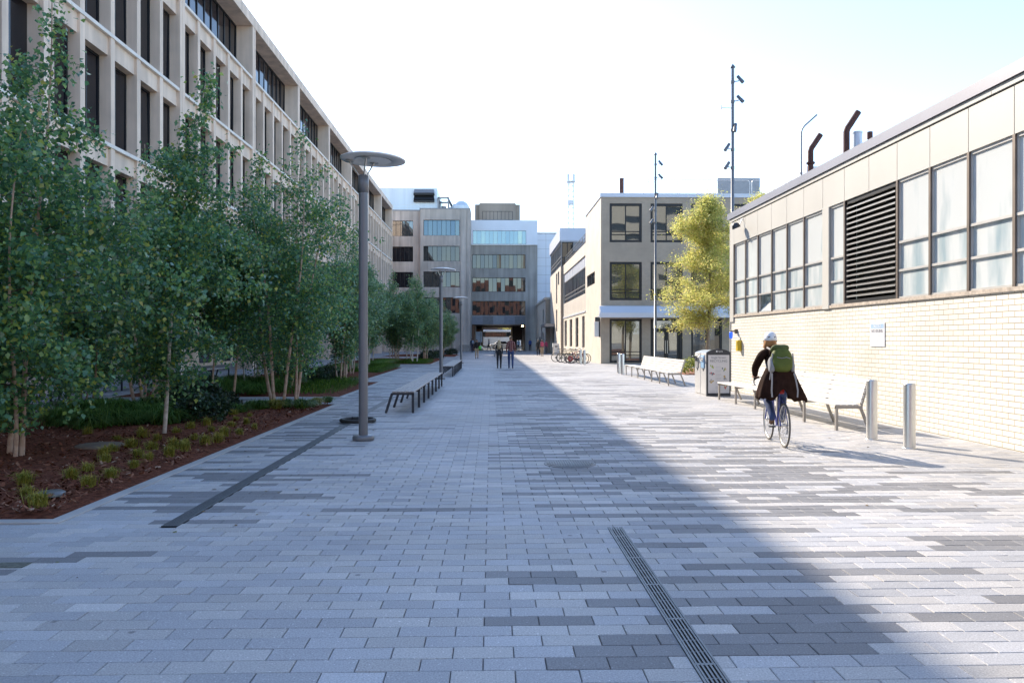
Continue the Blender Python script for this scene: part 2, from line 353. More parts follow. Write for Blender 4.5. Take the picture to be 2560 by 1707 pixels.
DARK, LIGHT, BLUE = np.array((.180, .179, .186)), np.array((.41, .398, .39)), np.array((.365, .366, .38))
def paving():
    rng = np.random.default_rng(5)
    PW, PH, G = .315, .15, .0022
    V, Fc, C = [], [], []
    nv = 0
    nrow = int(136 / PH)
    for r in range(nrow):
        y0 = -5 + r * PH; y1 = y0 + PH; yc = (y0 + y1) / 2
        xr = 7.66 if yc < 25.1 else (23. if yc < 53.6 else (7.5 if yc < 82 else 7.2))
        if yc > 114: xr = 7.0
        xl = -18.0 if yc > 8 else -13.
        act = 1. if rng.random() < .58 else .18
        ph = .117 + (r % 2) * PW / 2
        i0 = math.floor((xl - ph) / PW); i1 = math.ceil((xr - ph) / PW)
        xs = ph + PW * np.arange(i0, i1)
        xs = xs[(xs + PW > xl) & (xs < xr)]
        xc = xs + PW / 2
        # dark runs, clustered in the middle band and along the beds
        dark = np.zeros(len(xs), bool); i = 0
        while i < len(xs):
            x = xc[i]
            wob = .5 * math.sin(yc * .31) + .35 * math.sin(yc * .83 + 1)
            lo, hi = 0., (4.9 if yc > 8 else 4.3) + wob
            if x < lo: p = .002
            elif x < hi: p = (.21 if yc < 8.5 else .34) * act * min(1, (x - lo) / .5 + .6) * min(1, max(.1, (hi - x) / 1.2))
            else: p = .004
            if -4.1 < x < -2.75 and yc > 6.9: p = .2
            if x < -4.2 and yc > 19: p = .13
            if x < -3. and yc < 7.2: p = .03
            if rng.random() < p:
                k = int(rng.integers(2, 6)) if x > lo or yc > 7 else int(rng.integers(1, 4)); dark[i:i + k] = True; i += k
            else: i += 1
        keep = np.ones(len(xs), bool)
        for (a, bb, c, d) in BEDS:
            if c - .1 < yc < d + .1: keep &= ~((xc > a - .05) & (xc < bb + .02))
        tone = rng.normal(1, .07, len(xs)); hue = rng.random(len(xs))
        for j in np.nonzero(keep)[0]:
            xa0, xb0 = max(xs[j], xl) + G, min(xs[j] + PW, xr) - G
            ya, yb = y0 + G, y1 - G
            base = DARK if dark[j] else (LIGHT if hue[j] < .5 else BLUE)
            c = base * tone[j]
            parts = [(xa0, xb0)]
            for dx, d0, d1, dw in ((1.07, 2.6, 6.76, .128), (-2.80, 6.9, 22.5, .14)):
                if d0 < yc < d1: parts = [q for p, r_ in parts for q in (((p, min(r_, dx - dw / 2 - .001)), (max(p, dx + dw / 2 + .001), r_)) if p < dx + dw / 2 and r_ > dx - dw / 2 else ((p, r_),))]
            for xa, xb in parts:
              if xb - xa < .012: continue
              if -5 < yc < 15:
                  z = rng.normal(0, .0007); e = .0032
                  tl = rng.normal(0, .0009, 2)
                  q = [(xa, ya, -.011), (xb, ya, -.011), (xb, yb, -.011), (xa, yb, -.011)]
                  p_ = [(xa + e, ya + e, z + tl[0]), (xb - e, ya + e, z - tl[0]), (xb - e, yb - e, z - tl[1]), (xa + e, yb - e, z + tl[1])]
                  q2 = [(xa, ya, z - .004), (xb, ya, z - .004), (xb, yb, z - .004), (xa, yb, z - .004)]
                  V += q + q2 + p_
                  for k in range(4):
                      k2 = (k + 1) % 4
                      Fc.append((nv + k, nv + k2, nv + 4 + k2, nv + 4 + k)); Fc.append((nv + 4 + k, nv + 4 + k2, nv + 8 + k2, nv + 8 + k))
                  Fc.append((nv + 8, nv + 9, nv + 10, nv + 11)); C += [c] * 9; nv += 12
              else:
                  V += [(xa, ya, 0), (xb, ya, 0), (xb, yb, 0), (xa, yb, 0)]; Fc.append((nv, nv + 1, nv + 2, nv + 3)); C.append(c); nv += 4
    me = bpy.data.meshes.new('plaza_paving'); me.from_pydata(V, [], Fc)
    a = me.attributes.new('tone', 'FLOAT_COLOR', 'FACE')
    a.data.foreach_set('color', np.c_[np.array(C), np.ones(len(C))].astype(np.float32).ravel())
    me.materials.append(mp)
    o = bpy.data.objects.new('plaza_paving', me); col.objects.link(o); struct(o)
paving()

for i, (a, b_, c, d) in enumerate(BEDS):
    k = MB(); wd = .13
    k.box(a - wd, b_ + wd, c - wd, c, -.05, .014, bev=.006); k.box(a - wd, b_ + wd, d, d + wd, -.05, .014, bev=.006)
    k.box(b_, b_ + wd, c, d, -.05, .012, bev=.006); k.box(a - wd, a, c, d, -.05, .012, bev=.006)
    struct(k.build('bed_kerb', 'kerb'))
    # mulch surface, slightly mounded
    nx, ny = max(8, int((b_ - a) / .25)), max(8, int((d - c) / .25))
    rnd = random.Random(i); vv = []; ff = []
    for iy in range(ny + 1):
        for ix in range(nx + 1):
            u, v = ix / nx, iy / ny; e = min(u, 1 - u, v, 1 - v)
            z = .002 + .08 * min(1, e * 6) + rnd.uniform(-.02, .02) * min(1, e * 20)
            vv.append((a + (b_ - a) * u, c + (d - c) * v, z))
    for iy in range(ny):
        for ix in range(nx): q = iy * (nx + 1) + ix; ff.append((q, q + 1, q + nx + 2, q + nx + 1))
    m_ = MB(); m_.add(vv, ff, 0, True); struct(m_.build('mulch_soil', 'mulch'))
def scatter_quads(n, sampler, size, tilt, seed):
    rg = np.random.default_rng(seed); P = np.array([sampler(rg) for _ in range(n)])
    s = size * rg.uniform(.5, 1.5, (n, 1)); a = rg.uniform(0, 2 * math.pi, n); tz = rg.normal(0, tilt, (n, 2))
    d = np.c_[np.cos(a), np.sin(a), tz[:, 0]] * s; e = np.c_[-np.sin(a), np.cos(a), tz[:, 1]] * s * .4
    V = np.stack([P - d - e, P + d - e, P + d + e, P - d + e], 1).reshape(-1, 3)
    F_ = np.arange(4 * n).reshape(-1, 4)
    return V, F_
def np_mesh(name, V, F_, m, smooth=False):
    me = bpy.data.meshes.new(name); k = F_.shape[1]
    me.vertices.add(len(V)); me.vertices.foreach_set('co', V.astype(np.float32).ravel())
    me.loops.add(F_.size); me.loops.foreach_set('vertex_index', F_.astype(np.int32).ravel())
    me.polygons.add(len(F_)); me.polygons.foreach_set('loop_start', np.arange(0, F_.size, k, dtype=np.int32))
    me.polygons.foreach_set('loop_total', np.full(len(F_), k, np.int32))
    me.update(calc_edges=True); me.materials.append(M[m])
    if smooth: me.polygons.foreach_set('use_smooth', np.ones(len(F_), bool))
    return me
a, b_, c, d = BEDS[0]
V, F_ = scatter_quads(16000, lambda r: (r.uniform(a + .05, b_ - .05), c + .06 + (d - c - .1) * r.random() ** 1.4, .078 + r.uniform(-.01, .02)), .022, .45, 3)
o = bpy.data.objects.new('bark_chips', np_mesh('bark_chips', V, F_, 'chip')); col.objects.link(o); tag(o, 'reddish bark chips strewn over the nearest planting bed', 'mulch', kind='stuff')

# ------------------------------------------------------------------ left concrete building
XF = -13.4; BAY = 10.27; SB = BAY / 5
COLS = [3.53 + BAY * k for k in range(11)]          # column centre lines, last at 106.2
Y0, Y1 = COLS[0] - .28, COLS[-1] + .28
LV = [.0, 4.62, 8.52, 12.42, 16.35]; TOP = 19.8
lb = thing('office_building', 'long pale concrete office building with deep window grid, left of the trees', 'building', (XF, 55, 0))
m_ = MB(); m_.box(-42, XF - .98, Y0, Y1, 3.84, 19.2); m_.box(-42, -18, Y0, Y1, 0, 3.839); m_.build('wall', 'concrete', lb)
m_ = MB(); m_.box(-42, XF + .07, Y0 - .1, Y1 + .1, 19.2, TOP); m_.build('roof', 'concrete', lb)
for y in COLS:
    m_ = MB()
    m_.box(XF - .97, XF + .05, y - .28, y - .015, 0, 19.198); m_.box(XF - .97, XF + .05, y + .015, y + .28, 0, 19.198); m_.box(XF - .9, XF - .0, y - .015, y + .015, 0, 19.198)
    m_.build('column', 'concrete', lb)
pier, sp, led = MB(), MB(), MB()
far_win = MB()
for k in range(10):
    ya, yb = COLS[k] + .28, COLS[k + 1] - .28
    for f in range(1, 5):
        z = LV[f]
        led.box(XF - (.97 if f == 4 else .45), XF + .035, ya, yb, z - .13, z)
        sp.box(XF - .44, XF - .10, ya, yb, z - .78, z - .131)
    for s in range(5):
        p0 = COLS[k] + SB * s; a0 = ya if s == 0 else p0 + .15; a1 = yb if s == 4 else p0 + SB - .15
        if s: pier.box(XF - .43, XF - .002, p0 - .15, p0 + .15, LV[1] - .78, LV[4] - .131)
        if s % 2 == 0 and k > 0: pbox(far_win, plane_xp(-18), a0, a1, .2, 2.9, -.03, .01)
        for f in range(1, 4):
            z0, z1 = LV[f] + (.0 if f else .15), LV[f + 1] - .78
            P = plane_xp(XF)
            if f > 0 and 2 <= k <= 5 or (f == 3 and k in (1, 6)):
                window(lb, P, (a0, a1, z0, z1), .40, 2, (), .07, .06, 'dark_metal', 'dark_glass', thick=.06)
            else:
                pbox(far_win, P, a0, a1, z0, z1, .44, .46)
    P = plane_xp(XF)
    window(lb, P, (ya, yb, LV[4] + .001, 19.2), .85, 10, (), .08, .07, 'dark_metal', 'dark_glass', name='clerestory_window', thick=.08)
pier.build('pier', 'concrete', lb); sp.build('spandrel', 'concrete', lb); led.build('ledge', 'concrete_edge', lb)
tag(far_win.build('window', 'dark_glass', lb), kind='stuff')

# ------------------------------------------------------------------ yellow brick building on the right
RE = 25.0; RN = 1.5
rb = thing('brick_building', 'low pale yellow brick building with a band of frosted windows, right side', 'building', (WX, 14, 0))
P = plane_x(WX)
m_ = MB(); m_.box(WX, 24, RN, RE, -.05, 2.34); m_.build('wall', 'yellow_brick', rb)
m_ = MB(); m_.box(WX - .035, WX + .25, RN, RE + .03, 2.341, 2.405); m_.build('sill', mat('weathered_sill', (.42, .36, .30), .8, var=.3, scale=12), rb)
m_ = MB(); m_.box(WX + .62, 24, RN, RE, 2.342, 4.70); m_.build('inner_wall', mat('inner_curtain', (.74, .80, .83), .7, var=.22, scale=1.5, streak=(1, 3, .25)), rb)
m_ = MB(); m_.box(WX + .002, 24, RN, RE, 4.701, 5.35)
m_.build('parapet', 'dark_metal', rb)
m_ = MB(); m_.box(WX - .0695, 24.1, RN, RE + .1, 5.475, 5.66); m_.hexa([(WX - .085, RN, 5.47), (WX - .07, RN, 5.47), (WX - .07, RE + .14, 5.47), (WX - .085, RE + .14, 5.47), (WX - .078, RN, 5.67), (WX - .07, RN, 5.67), (WX - .07, RE + .14, 5.67), (WX - .078, RE + .14, 5.67)])
m_.build('roof', 'fascia', rb)
m_ = MB(); y = RE
while y > RN:
    m_.box(WX - .05, WX + .0015, max(RN, y - 2.19), y, 5.375, 5.462); y -= 2.2
m_.build('gutter_strip', 'cream_panel', rb)
MUL = [24.62 - 1.108 * k for k in range(21)]
m_ = MB(); y = RE - .02; k = 0
while y > RN:
    ya = max(RN, (24.62 - 1.108 * 1.0 * k) - .005)
    m_.box(WX - .03, WX + .001, ya, y, 4.64, 5.345); y = ya - .018; k += 1
m_.build('fascia_panel', 'cream_panel', rb)
MM = []
for i, y in enumerate(MUL):
    m_ = MB(); MM.append(m_)
    if 5.8 < i < 6.2: m_.box(WX - .045, WX + .2, y - .36, y - .02, 2.33, 4.64, 1); continue
    if i == 8: continue
    m_.box(WX - .03, WX + .08, y - .03, y + .03, 2.406, 4.638)
for m_ in MM:
    if m_.v: m_.build('mullion', ['brown_metal', 'cream_panel'], rb)
m_ = MB(); m_.box(WX - .04, WX + .3, MUL[0] + .02, RE, 2.2, 4.638); m_.box(WX - .028, WX + .3, RE, RE + .05, -.05, 5.35); m_.build('corner_post', 'cream_panel', rb)
# frosted glass: dusty pane that scatters, mirrors and lets light through
fg = bpy.data.materials.new('dusty_window_glass'); fg.use_nodes = True
t = fg.node_tree; L = t.links.new; out = t.nodes['Material Output']; b = t.nodes['Principled BSDF']
tc = t.nodes.new('ShaderNodeNewGeometry'); mpn = t.nodes.new('ShaderNodeMapping'); mpn.inputs['Scale'].default_value = (1, 2.0, .5); L(tc.outputs['Position'], mpn.inputs[0])
n = t.nodes.new('ShaderNodeTexNoise'); n.inputs['Scale'].default_value = 1.3; n.inputs['Detail'].default_value = 5; L(mpn.outputs[0], n.inputs['Vector'])
rr = t.nodes.new('ShaderNodeValToRGB'); rr.color_ramp.elements[0].position = .36; rr.color_ramp.elements[1].position = .62
rr.color_ramp.elements[0].color = (.46, .57, .62, 1); rr.color_ramp.elements[1].color = (.86, .88, .88, 1)
ad = t.nodes.new('ShaderNodeMath'); ad.operation = 'MULTIPLY_ADD'; ad.inputs[1].default_value = .4; L(tc.outputs['Random Per Island'], ad.inputs[0]); sb_ = t.nodes.new('ShaderNodeMath'); sb_.operation = 'SUBTRACT'; sb_.inputs[1].default_value = .19; L(n.outputs[0], sb_.inputs[0]); L(sb_.outputs[0], ad.inputs[2])
L(ad.outputs[0], rr.inputs[0]); L(rr.outputs[0], b.inputs['Base Color']); b.inputs['Roughness'].default_value = .12
tp = t.nodes.new('ShaderNodeBsdfTransparent'); tp.inputs[0].default_value = (.8, .9, .93, 1)
mx = t.nodes.new('ShaderNodeMixShader'); mx.inputs[0].default_value = .36
L(b.outputs[0], mx.inputs[1]); L(tp.outputs[0], mx.inputs[2]); L(mx.outputs[0], out.inputs[0]); M['frosted'] = fg
lv = MB(); lvf = MB()
for i in range(20):
    ya, yb = MUL[i + 1] + .03, MUL[i] - .03
    if i == 7: 
        y_lo, y_hi = MUL[9] + .03, MUL[7] - .03
        fr = MB(); pbox(fr, P, y_lo, y_lo + .06, 2.406, 4.638, .0, .2); pbox(fr, P, y_hi - .06, y_hi, 2.406, 4.638, .0, .2); pbox(fr, P, y_lo, y_hi, 2.406, 2.48, -.02, .2); pbox(fr, P, y_lo, y_hi, 4.55, 4.638, .0, .2)
        fo = fr.build('louvre', 'dark_metal', rb, )
        bk = MB(); pbox(bk, P, y_lo, y_hi, 2.406, 4.638, .24, .26); bk.build('backing', 'black', fo)
        for s in range(18):
            z = 2.55 + s * .112
            lv.hexa([P(y_lo + .06, z, -.01), P(y_hi - .06, z, -.01), P(y_hi - .06, z + .006, -.01), P(y_lo + .06, z + .006, -.01),
                     P(y_lo + .06, z + .07, .12), P(y_hi - .06, z + .07, .12), P(y_hi - .06, z + .076, .12), P(y_lo + .06, z + .076, .12)])
            pbox(lv, P, y_lo + .06, y_hi - .06, z - .012, z + .022, -.014, -.006)
        lv.build('slat', 'steel', fo); continue
    if i == 8: continue
    if i == 6: ya, yb = MUL[7] + .03, MUL[6] - .40
    if i == 5: ya = MUL[6] + .0
    fr = MB(); Z = (2.406, 2.93, 3.46, 4.638)
    for z in Z[1:3]: pbox(fr, P, ya, yb, z - .022, z + .022, -.012, .06)
    pbox(fr, P, ya, yb, Z[3] - .05, Z[3], .0, .07); pbox(fr, P, ya, yb, Z[0], Z[0] + .035, -.01, .06)
    for u_ in (ya, yb - .02): pbox(fr, P, u_, u_ + .02, Z[0] + .035, Z[3] - .05, .0, .06)
    fo = fr.build('window', mat('window_rail', (.55, .54, .52), .4, .3, var=.08) if i == 0 else M['rail_m'], rb) if 'rail_m' in M or i == 0 else None
    if i == 0: M['rail_m'] = fo.data.materials[0]
    pn = MB()
    for q in range(3):
        if i == 2 and q == 0:      # hopper light swung open
            pn.hexa([P(ya + .02, Z[0] + .04, .02), P(yb - .02, Z[0] + .04, .02), P(yb - .02, Z[0] + .04, .035), P(ya + .02, Z[0] + .04, .035), P(ya + .02, Z[1] - .08, .30), P(yb - .02, Z[1] - .08, .30), P(yb - .02, Z[1] - .08, .315), P(ya + .02, Z[1] - .08, .315)])
        else: pbox(pn, P, ya, yb, Z[q] + .02, Z[q + 1] - .02, .028 + (.006 if q % 2 else 0), .034 + (.006 if q % 2 else 0))
    pn.build('pane', 'frosted', fo)
    if i < 6:                       # venetian blinds behind the first six windows
        bl = MB(); z = 3.5
        while z < 4.55:
            bl.hexa([P(ya + .12, z, .16), P(yb - .05, z, .16), P(yb - .05, z + .002, .16), P(ya + .12, z + .002, .16), P(ya + .12, z + .035, .20), P(yb - .05, z + .035, .20), P(yb - .05, z + .037, .20), P(ya + .12, z + .037, .20)]); z += .058
        bl.build('blind', 'white', fo)
    else:                           # pale curtains and posts inside
        bl = MB()
        for q in range(3):
            u = ya + (yb - ya) * (.2 + .3 * q) + .1 * math.sin(i * 3 + q); pbox(bl, P, u - .05 - .05 * (q == 1), u + .08, 2.45, 4.5, .22 + .02 * q, .26 + .02 * q)
        pbox(bl, P, ya, yb, 3.2 - .15 * (i % 2), 3.27 - .15 * (i % 2), .31, .33)
        bl.build('blind', 'white', fo)
# ------------------------------------------------------------------ three storey tan brick building, mid right
CX, CY = 7.55, 53.8
tb = thing('brick_building', 'three storey tan brick building with large black framed windows and a white canopy', 'building', (CX, CY, 0))
PF, PS = plane_y(CY), plane_x(CX)
TW = [(8.15, 10.38), (10.98, 13.2), (13.8, 15.95), (16.55, 18.75), (19.35, 21.5)]
ops = [(a, b_, z0, z1) for a, b_ in TW for z0, z1 in ((.06, 3.08), (4.36, 7.0), (8.35, 11.02))]
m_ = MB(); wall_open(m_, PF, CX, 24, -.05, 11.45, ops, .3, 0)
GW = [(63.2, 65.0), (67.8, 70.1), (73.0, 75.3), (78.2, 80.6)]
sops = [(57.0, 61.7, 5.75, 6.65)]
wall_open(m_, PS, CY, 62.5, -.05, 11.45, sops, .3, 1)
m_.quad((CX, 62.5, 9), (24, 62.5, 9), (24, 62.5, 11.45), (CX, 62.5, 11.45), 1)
m_.build('wall', ['tan_brick', 'tan_brick_sunlit'], tb)
m_ = MB(); m_.box(CX - .06, 24, CY - .06, 62.56, 11.45, 11.72); m_.build('parapet', 'white_metal', tb)
m_ = MB(); m_.box(CX + .35, 24, CY + .35, 62.2, -.05, 11.449); m_.build('inner_wall', 'black', tb)
for a, b_ in TW:
    for z0, z1 in ((4.36, 7.0), (8.35, 11.02)):
        window(tb, PF, (a, b_, z0, z1), .05, 2, (.20, .28), .16, .055, 'dark_metal', 'front_glass', thick=.12)
window(tb, PF, (*TW[0], .06, 3.08), .05, 2, (.17, .25), .15, .06, 'dark_metal', 'front_glass', thick=.12)
window(tb, PF, (*TW[2], .06, 3.08), .05, 2, (.17,), .15, .06, 'dark_metal', 'clear_glass', thick=.12)
window(tb, PF, (*TW[3], .06, 3.08), .05, 2, (.17,), .15, .06, 'dark_metal', 'clear_glass', thick=.12)
# entrance doors in the second bay
a, b_ = TW[1]; f = MB()
for u0, u1, v0, v1 in ((a, a + .2, .06, 3.08), (b_ - .2, b_, .06, 3.08), (a + .2, b_ - .2, 2.3, 2.42), (a + .2, b_ - .2, 2.95, 3.08)): pbox(f, PF, u0, u1, v0, v1, .05, .19)
fo = f.build('door_frame', 'dark_metal', tb)
g = MB(); g.quad(PF(a + .2, 2.42, .12), PF(b_ - .2, 2.42, .12), PF(b_ - .2, 2.95, .12), PF(a + .2, 2.95, .12)); g.build('pane', 'front_glass', fo)
for k in range(2):
    u0 = a + .22 + k * (b_ - a - .44) / 2; u1 = u0 + (b_ - a - .44) / 2 - .02
    d_ = window(tb, PF, (u0, u1, .07, 2.29), .07, 1, (.12, .22), .12, .06, 'dark_metal', 'front_glass', name='door', thick=.07)
    h = MB(); hu = u1 - .06 if k == 0 else u0 + .06; h.bar((hu, CY + .02, .7), (hu, CY + .02, 1.6), .03); h.build('handle', 'steel', d_)
window(tb, PS, (57.0, 61.7, 5.75, 6.65), .1, 4, (), .1, .1, 'dark_metal', 'dark_glass')
m_ = MB(); m_.box(CX - .25, 24, CY - 1.1, CY - .9, 3.14, 3.48, bev=.01); m_.box(CX - .25, 24, CY - .9, CY - .002, 3.2, 3.3)
m_.hexa([(CX - .15, CY - .9, 3.48), (24, CY - .9, 3.48), (24, CY - .01, 3.5), (CX - .15, CY - .01, 3.5), (CX - .15, CY - .55, 3.93), (24, CY - .55, 3.93), (24, CY - .01, 3.98), (CX - .15, CY - .01, 3.98)])
m_.build('canopy', 'white_metal', tb)
# lower terrace wing beyond the tall block
m_ = MB(); wall_open(m_, PS, 62.5, 81.9, -.05, 9.4, [(62.7, 81.5, 5.35, 8.45)] + [(a, b_, 1.0, 3.6) for a, b_ in GW], .25, 0); m_.build('terrace_wall', 'tan_brick_sunlit', tb)
m_ = MB(); m_.box(CX + .4, 22, 62.55, 81.9, 0, 9.3); m_.build('terrace', 'black', tb)
m_ = MB(); pbox(m_, PS, 62.7, 81.5, 7.6, 8.4, .1, .14)
for k in range(13): pbox(m_, PS, 62.7 + k * 1.55, 62.76 + k * 1.55, 7.6, 8.4, .07, .1)
pbox(m_, PS, 62.5, 81.7, 3.85, 3.98, -.06, .02)
for k in range(24): pbox(m_, PS, 62.7 + k * .8, 62.75 + k * .8, 4.05, 5.3, -.012, -.002)
m_.build('cladding', 'white_metal', tb)
window(tb, PS, (62.7, 81.5, 5.35, 7.6), .10, 16, (.2, .36), .07, .09, 'grey_metal', 'dark_glass', thick=.06)
for a, b_ in GW: window(tb, PS, (a, b_, 1.0, 3.6), .14, 2, (.45, .68), .1, .08, 'brown_metal', 'dark_glass')
m_ = MB()
for z in (9.75, 10.05, 10.35): m_.bar((CX + .2, 62.6, z), (CX + .2, 81.8, z), .035)
for k in range(11): m_.bar((CX + .2, 62.8 + k * 1.88, 9.4), (CX + .2, 62.8 + k * 1.88, 10.38), .05)
m_.build('railing', 'grey_metal', tb)
m_ = MB()
for k in range(6):       # hoop guard rails on the roof
    x = 10.7 + k * 2.55; q = .14
    m_.tube([(x, CY + 1, 11.7), (x, CY + 1, 12.7), (x + q * .3, CY + 1, 12.82), (x + q, CY + 1, 12.87), (x + 2.4 - q, CY + 1, 12.87), (x + 2.4 - q * .3, CY + 1, 12.82), (x + 2.4, CY + 1, 12.7), (x + 2.4, CY + 1, 11.7)], .022, 6)
m_.build('roof_rail', 'steel', tb)
m_ = MB(); m_.tube([(9.6, 57.5, 11.6), (9.6, 57.5, 13.5)], .16, 12); m_.lathe([(.17, 0), (.17, .08)], (9.6, 57.5, 13.42), 12); m_.build('chimney', 'rust', tb)
m_ = MB(); m_.box(17.6, 20.9, 60.5, 70, 11.5, 14.2); pbox(m_, plane_y(60.5), 18.7, 19.9, 12.0, 12.75, -.03, .05, 1)
m_.box(17.56, 17.599, 60.5, 70, 11.5, 14.2, 2); m_.build('roof_plant', ['grey_metal', 'black', 'white_metal'], tb)  # white sheet paints the sunlit left face onto the grey box
s_ = thing('sign_board', 'blank white projecting sign with a dark frame at the corner of the tan brick building', 'sign', (CX - .22, CY + .2, 1.85))
m_ = MB(); m_.box(-.16, .2, -.02, .06, 1.06, 1.36, bev=.008); m_.box(.1, .2, -.04, .08, -.02, 1.05); m_.build('frame', 'charcoal', s_, local=True)
m_ = MB(); m_.box(-.2, .099, -.01, .05, 0, 1.05); m_.build('panel', 'white', s_, local=True)

# ------------------------------------------------------------------ block with the metal upper storey beyond it
BX, BY = 7.28, 82.0
cb_ = thing('hall_building', 'pale brick block with a dark upper window band, beyond the tan brick building', 'building', (BX, BY, 0))
PC, PCF = plane_x(BX), plane_y(BY)
nar = [(86.4, 88.0, 5.7, 9.0), (86.4, 88.0, 2.6, 5.0), (83.8, 85.6, 7.6, 9.0)]
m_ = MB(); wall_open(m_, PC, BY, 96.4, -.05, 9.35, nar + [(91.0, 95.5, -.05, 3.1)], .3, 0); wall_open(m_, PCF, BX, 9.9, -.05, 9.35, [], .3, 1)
m_.build('wall', ['tan_brick_sunlit', 'tan_brick'], cb_)
m_ = MB(); m_.box(BX - .1, 24, BY - .1, 96.5, 12.0, 13.35); m_.box(BX - .02, 24, BY - .02, 96.4, 11.9, 12.0); m_.build('roof', 'white_metal', cb_)
m_ = MB(); m_.box(BX + .35, 24, BY + .35, 96.3, 0, 11.9); m_.build('inner_wall', 'black', cb_)
m_ = MB(); pbox(m_, PCF, 8.6, 24, 10.95, 11.9, .06, .3); m_.build('spandrel', 'grey_metal', cb_)
window(cb_, PC, (BY, 96.3, 9.35, 11.9), .05, 12, (.26, .42), .14, .11, 'grey_metal', 'dark_glass')
window(cb_, PCF, (BX + .08, 8.6, 9.35, 11.9), .05, 2, (.36,), .1, .08, 'dark_metal', 'clear_glass')
window(cb_, PCF, (8.62, 10.9, 9.35, 10.94), .06, 2, (), .12, .08, 'dark_metal', 'clear_glass')
for r_ in nar: window(cb_, PC, r_, .12, 1, (.3, .6), .1, .07, 'brown_metal', 'dark_glass')
m_ = MB(); m_.box(BX - 1.2, BX - .01, 89.5, 96.4, 3.15, 3.5, bev=.01)
m_.bar((BX - 1.1, 96.2, 3.15), (BX - 1.1, 96.2, 0), .12); m_.build('canopy', 'grey_metal', cb_)
# lower piece behind, in shade
sb = thing('side_building', 'low shaded brick annex beside the white metal clad block', 'building', (6.6, 97, 0))
m_ = MB(); wall_open(m_, plane_x(6.7), 96.6, 117.5, 0, 6.6, [(100, 103, 0, 2.6), (100, 102, 3.8, 5.6)], .3, 0); wall_open(m_, plane_y(96.6), 6.7, 9, 0, 6.6, [], .2, 1); m_.box(6.6, 9, 96.5, 117.5, 6.61, 6.9, 0); m_.build('wall', ['tan_brick_sunlit', 'tan_brick'], sb)
window(sb, plane_x(6.7), (100, 102, 3.8, 5.6), .1, 2, (), .1, .07, 'dark_metal', 'dark_glass')
m_ = MB(); pbox(m_, plane_x(6.7), 100, 103, 0, 2.6, .2, .26); m_.build('door', 'black', sb)
m_ = MB()
for k in range(12): m_.bar((6.1, 97.2 + k * .16, .0), (6.1, 97.2 + k * .16, 2.0), .04)
m_.bar((6.1, 97.1, 1.9), (6.1, 99.2, 1.9), .05); m_.bar((6.1, 97.1, .2), (6.1, 99.2, .2), .05)
tag(m_.build('gate', 'charcoal', None, loc=(6.1, 98, 0)), 'dark picket gate under the far canopy', 'gate')

# ------------------------------------------------------------------ closing buildings at the end
AY = 112.0
ab = thing('laboratory_building', 'grey tan concrete building with ribbon windows behind the birches', 'building', (-8, AY, 0))
PA, PA2 = plane_y(AY), plane_y(AY + .9)
rows = [(16.5, 18.72), (12.85, 15.02), (9.15, 11.38), (5.45, 7.7), (1.7, 3.9)]
m_ = MB(); wall_open(m_, PA, -10.1, -3.0, -.05, 20.25, [(-9.65, -4.5, a, b_) for a, b_ in rows[:4]], .4)
wall_open(m_, PA2, -30, -10.1, -.05, 20.1, [(x, x + 3.7, a, b_) for x in (-14.9, -19.9, -24.9) for a, b_ in rows[:4]], .4)
m_.quad((-10.1, AY, -.05), (-10.1, AY + .9, -.05), (-10.1, AY + .9, 20.25), (-10.1, AY, 20.25))
wall_open(m_, plane_xp(-3.0), AY, 119, -.05, 20.25, [(AY + 3.2, AY + 4.2, a, b_) for a, b_ in rows], .4)
m_.box(-4.35, -3.55, AY - .12, AY - .002, -.05, 20.2); m_.box(-3.45, -3.06, AY - .06, AY - .002, -.05, 20.0)
m_.build('wall', 'concrete_tan', ab)
m_ = MB(); m_.box(-30, -3.4, AY + 1.3, 135, 0, 20.0); m_.build('inner_wall', 'black', ab)
m_ = MB(); m_.box(-10.2, -2.95, AY - .05, 119, 20.251, 20.4); m_.box(-30, -10.2, AY + .85, 119, 20.101, 20.3); m_.build('roof', 'grey_metal', ab)
for i, (a, b_) in enumerate(rows[:4]):
    window(ab, PA, (-9.65, -4.5, a, b_), .22, 8, (), .06, .05, 'dark_metal', 'slate_glass' if i == 0 else 'clear_glass')
    for x in (-14.9, -19.9): window(ab, PA2, (x, x + 3.7, a, b_), .22, 6, (), .06, .05, 'dark_metal', ('front_glass', 'dark_glass', 'dark_glass', 'clear_glass')[i])
for a, b_ in rows: window(ab, plane_xp(-3.0), (AY + 3.2, AY + 4.2, a, b_), .2, 1, (), .06, .05, 'dark_metal', 'dark_glass')
m_ = MB(); m_.box(-22, -8.1, 118, 132, 20.3, 24.4); m_.build('penthouse', 'silver_metal', ab)
m_ = MB()
for z0, z1, kk in ((23.6, 24.2, 0), (22.6, 23.3, 1)):
    m_.hexa([(-11.6, 117.5, z0), (-8.5, 117.5, z0), (-8.5, 117.99, z0 - .1), (-11.6, 117.99, z0 - .1), (-11.5, 117.9, z1), (-8.6, 117.9, z1), (-8.6, 117.99, z1), (-11.5, 117.99, z1)], kk)
    m_.box(-11.6, -8.5, 117.45, 117.99, z0 - .32, z0 - .11, 1)
m_.build('roof_hood', ['grey_metal', 'dark_metal'], ab)
m_ = MB()
for x in (-7.9, -6.4):
    for y in (117.6, 121.5):
        m_.bar((x + (.0 if y < 120 else .9 * (x > -7)), y, 20.3), (x, y, 22.9), .26)
m_.bar((-7.9, 117.6, 22.85), (-6.4, 117.6, 22.85), .26); m_.bar((-7.9, 121.5, 22.85), (-6.4, 121.5, 22.85), .26); m_.bar((-6.4, 117.6, 22.85), (-6.4, 121.5, 22.85), .26); m_.bar((-7.9, 117.6, 22.85), (-7.9, 121.5, 22.85), .26)
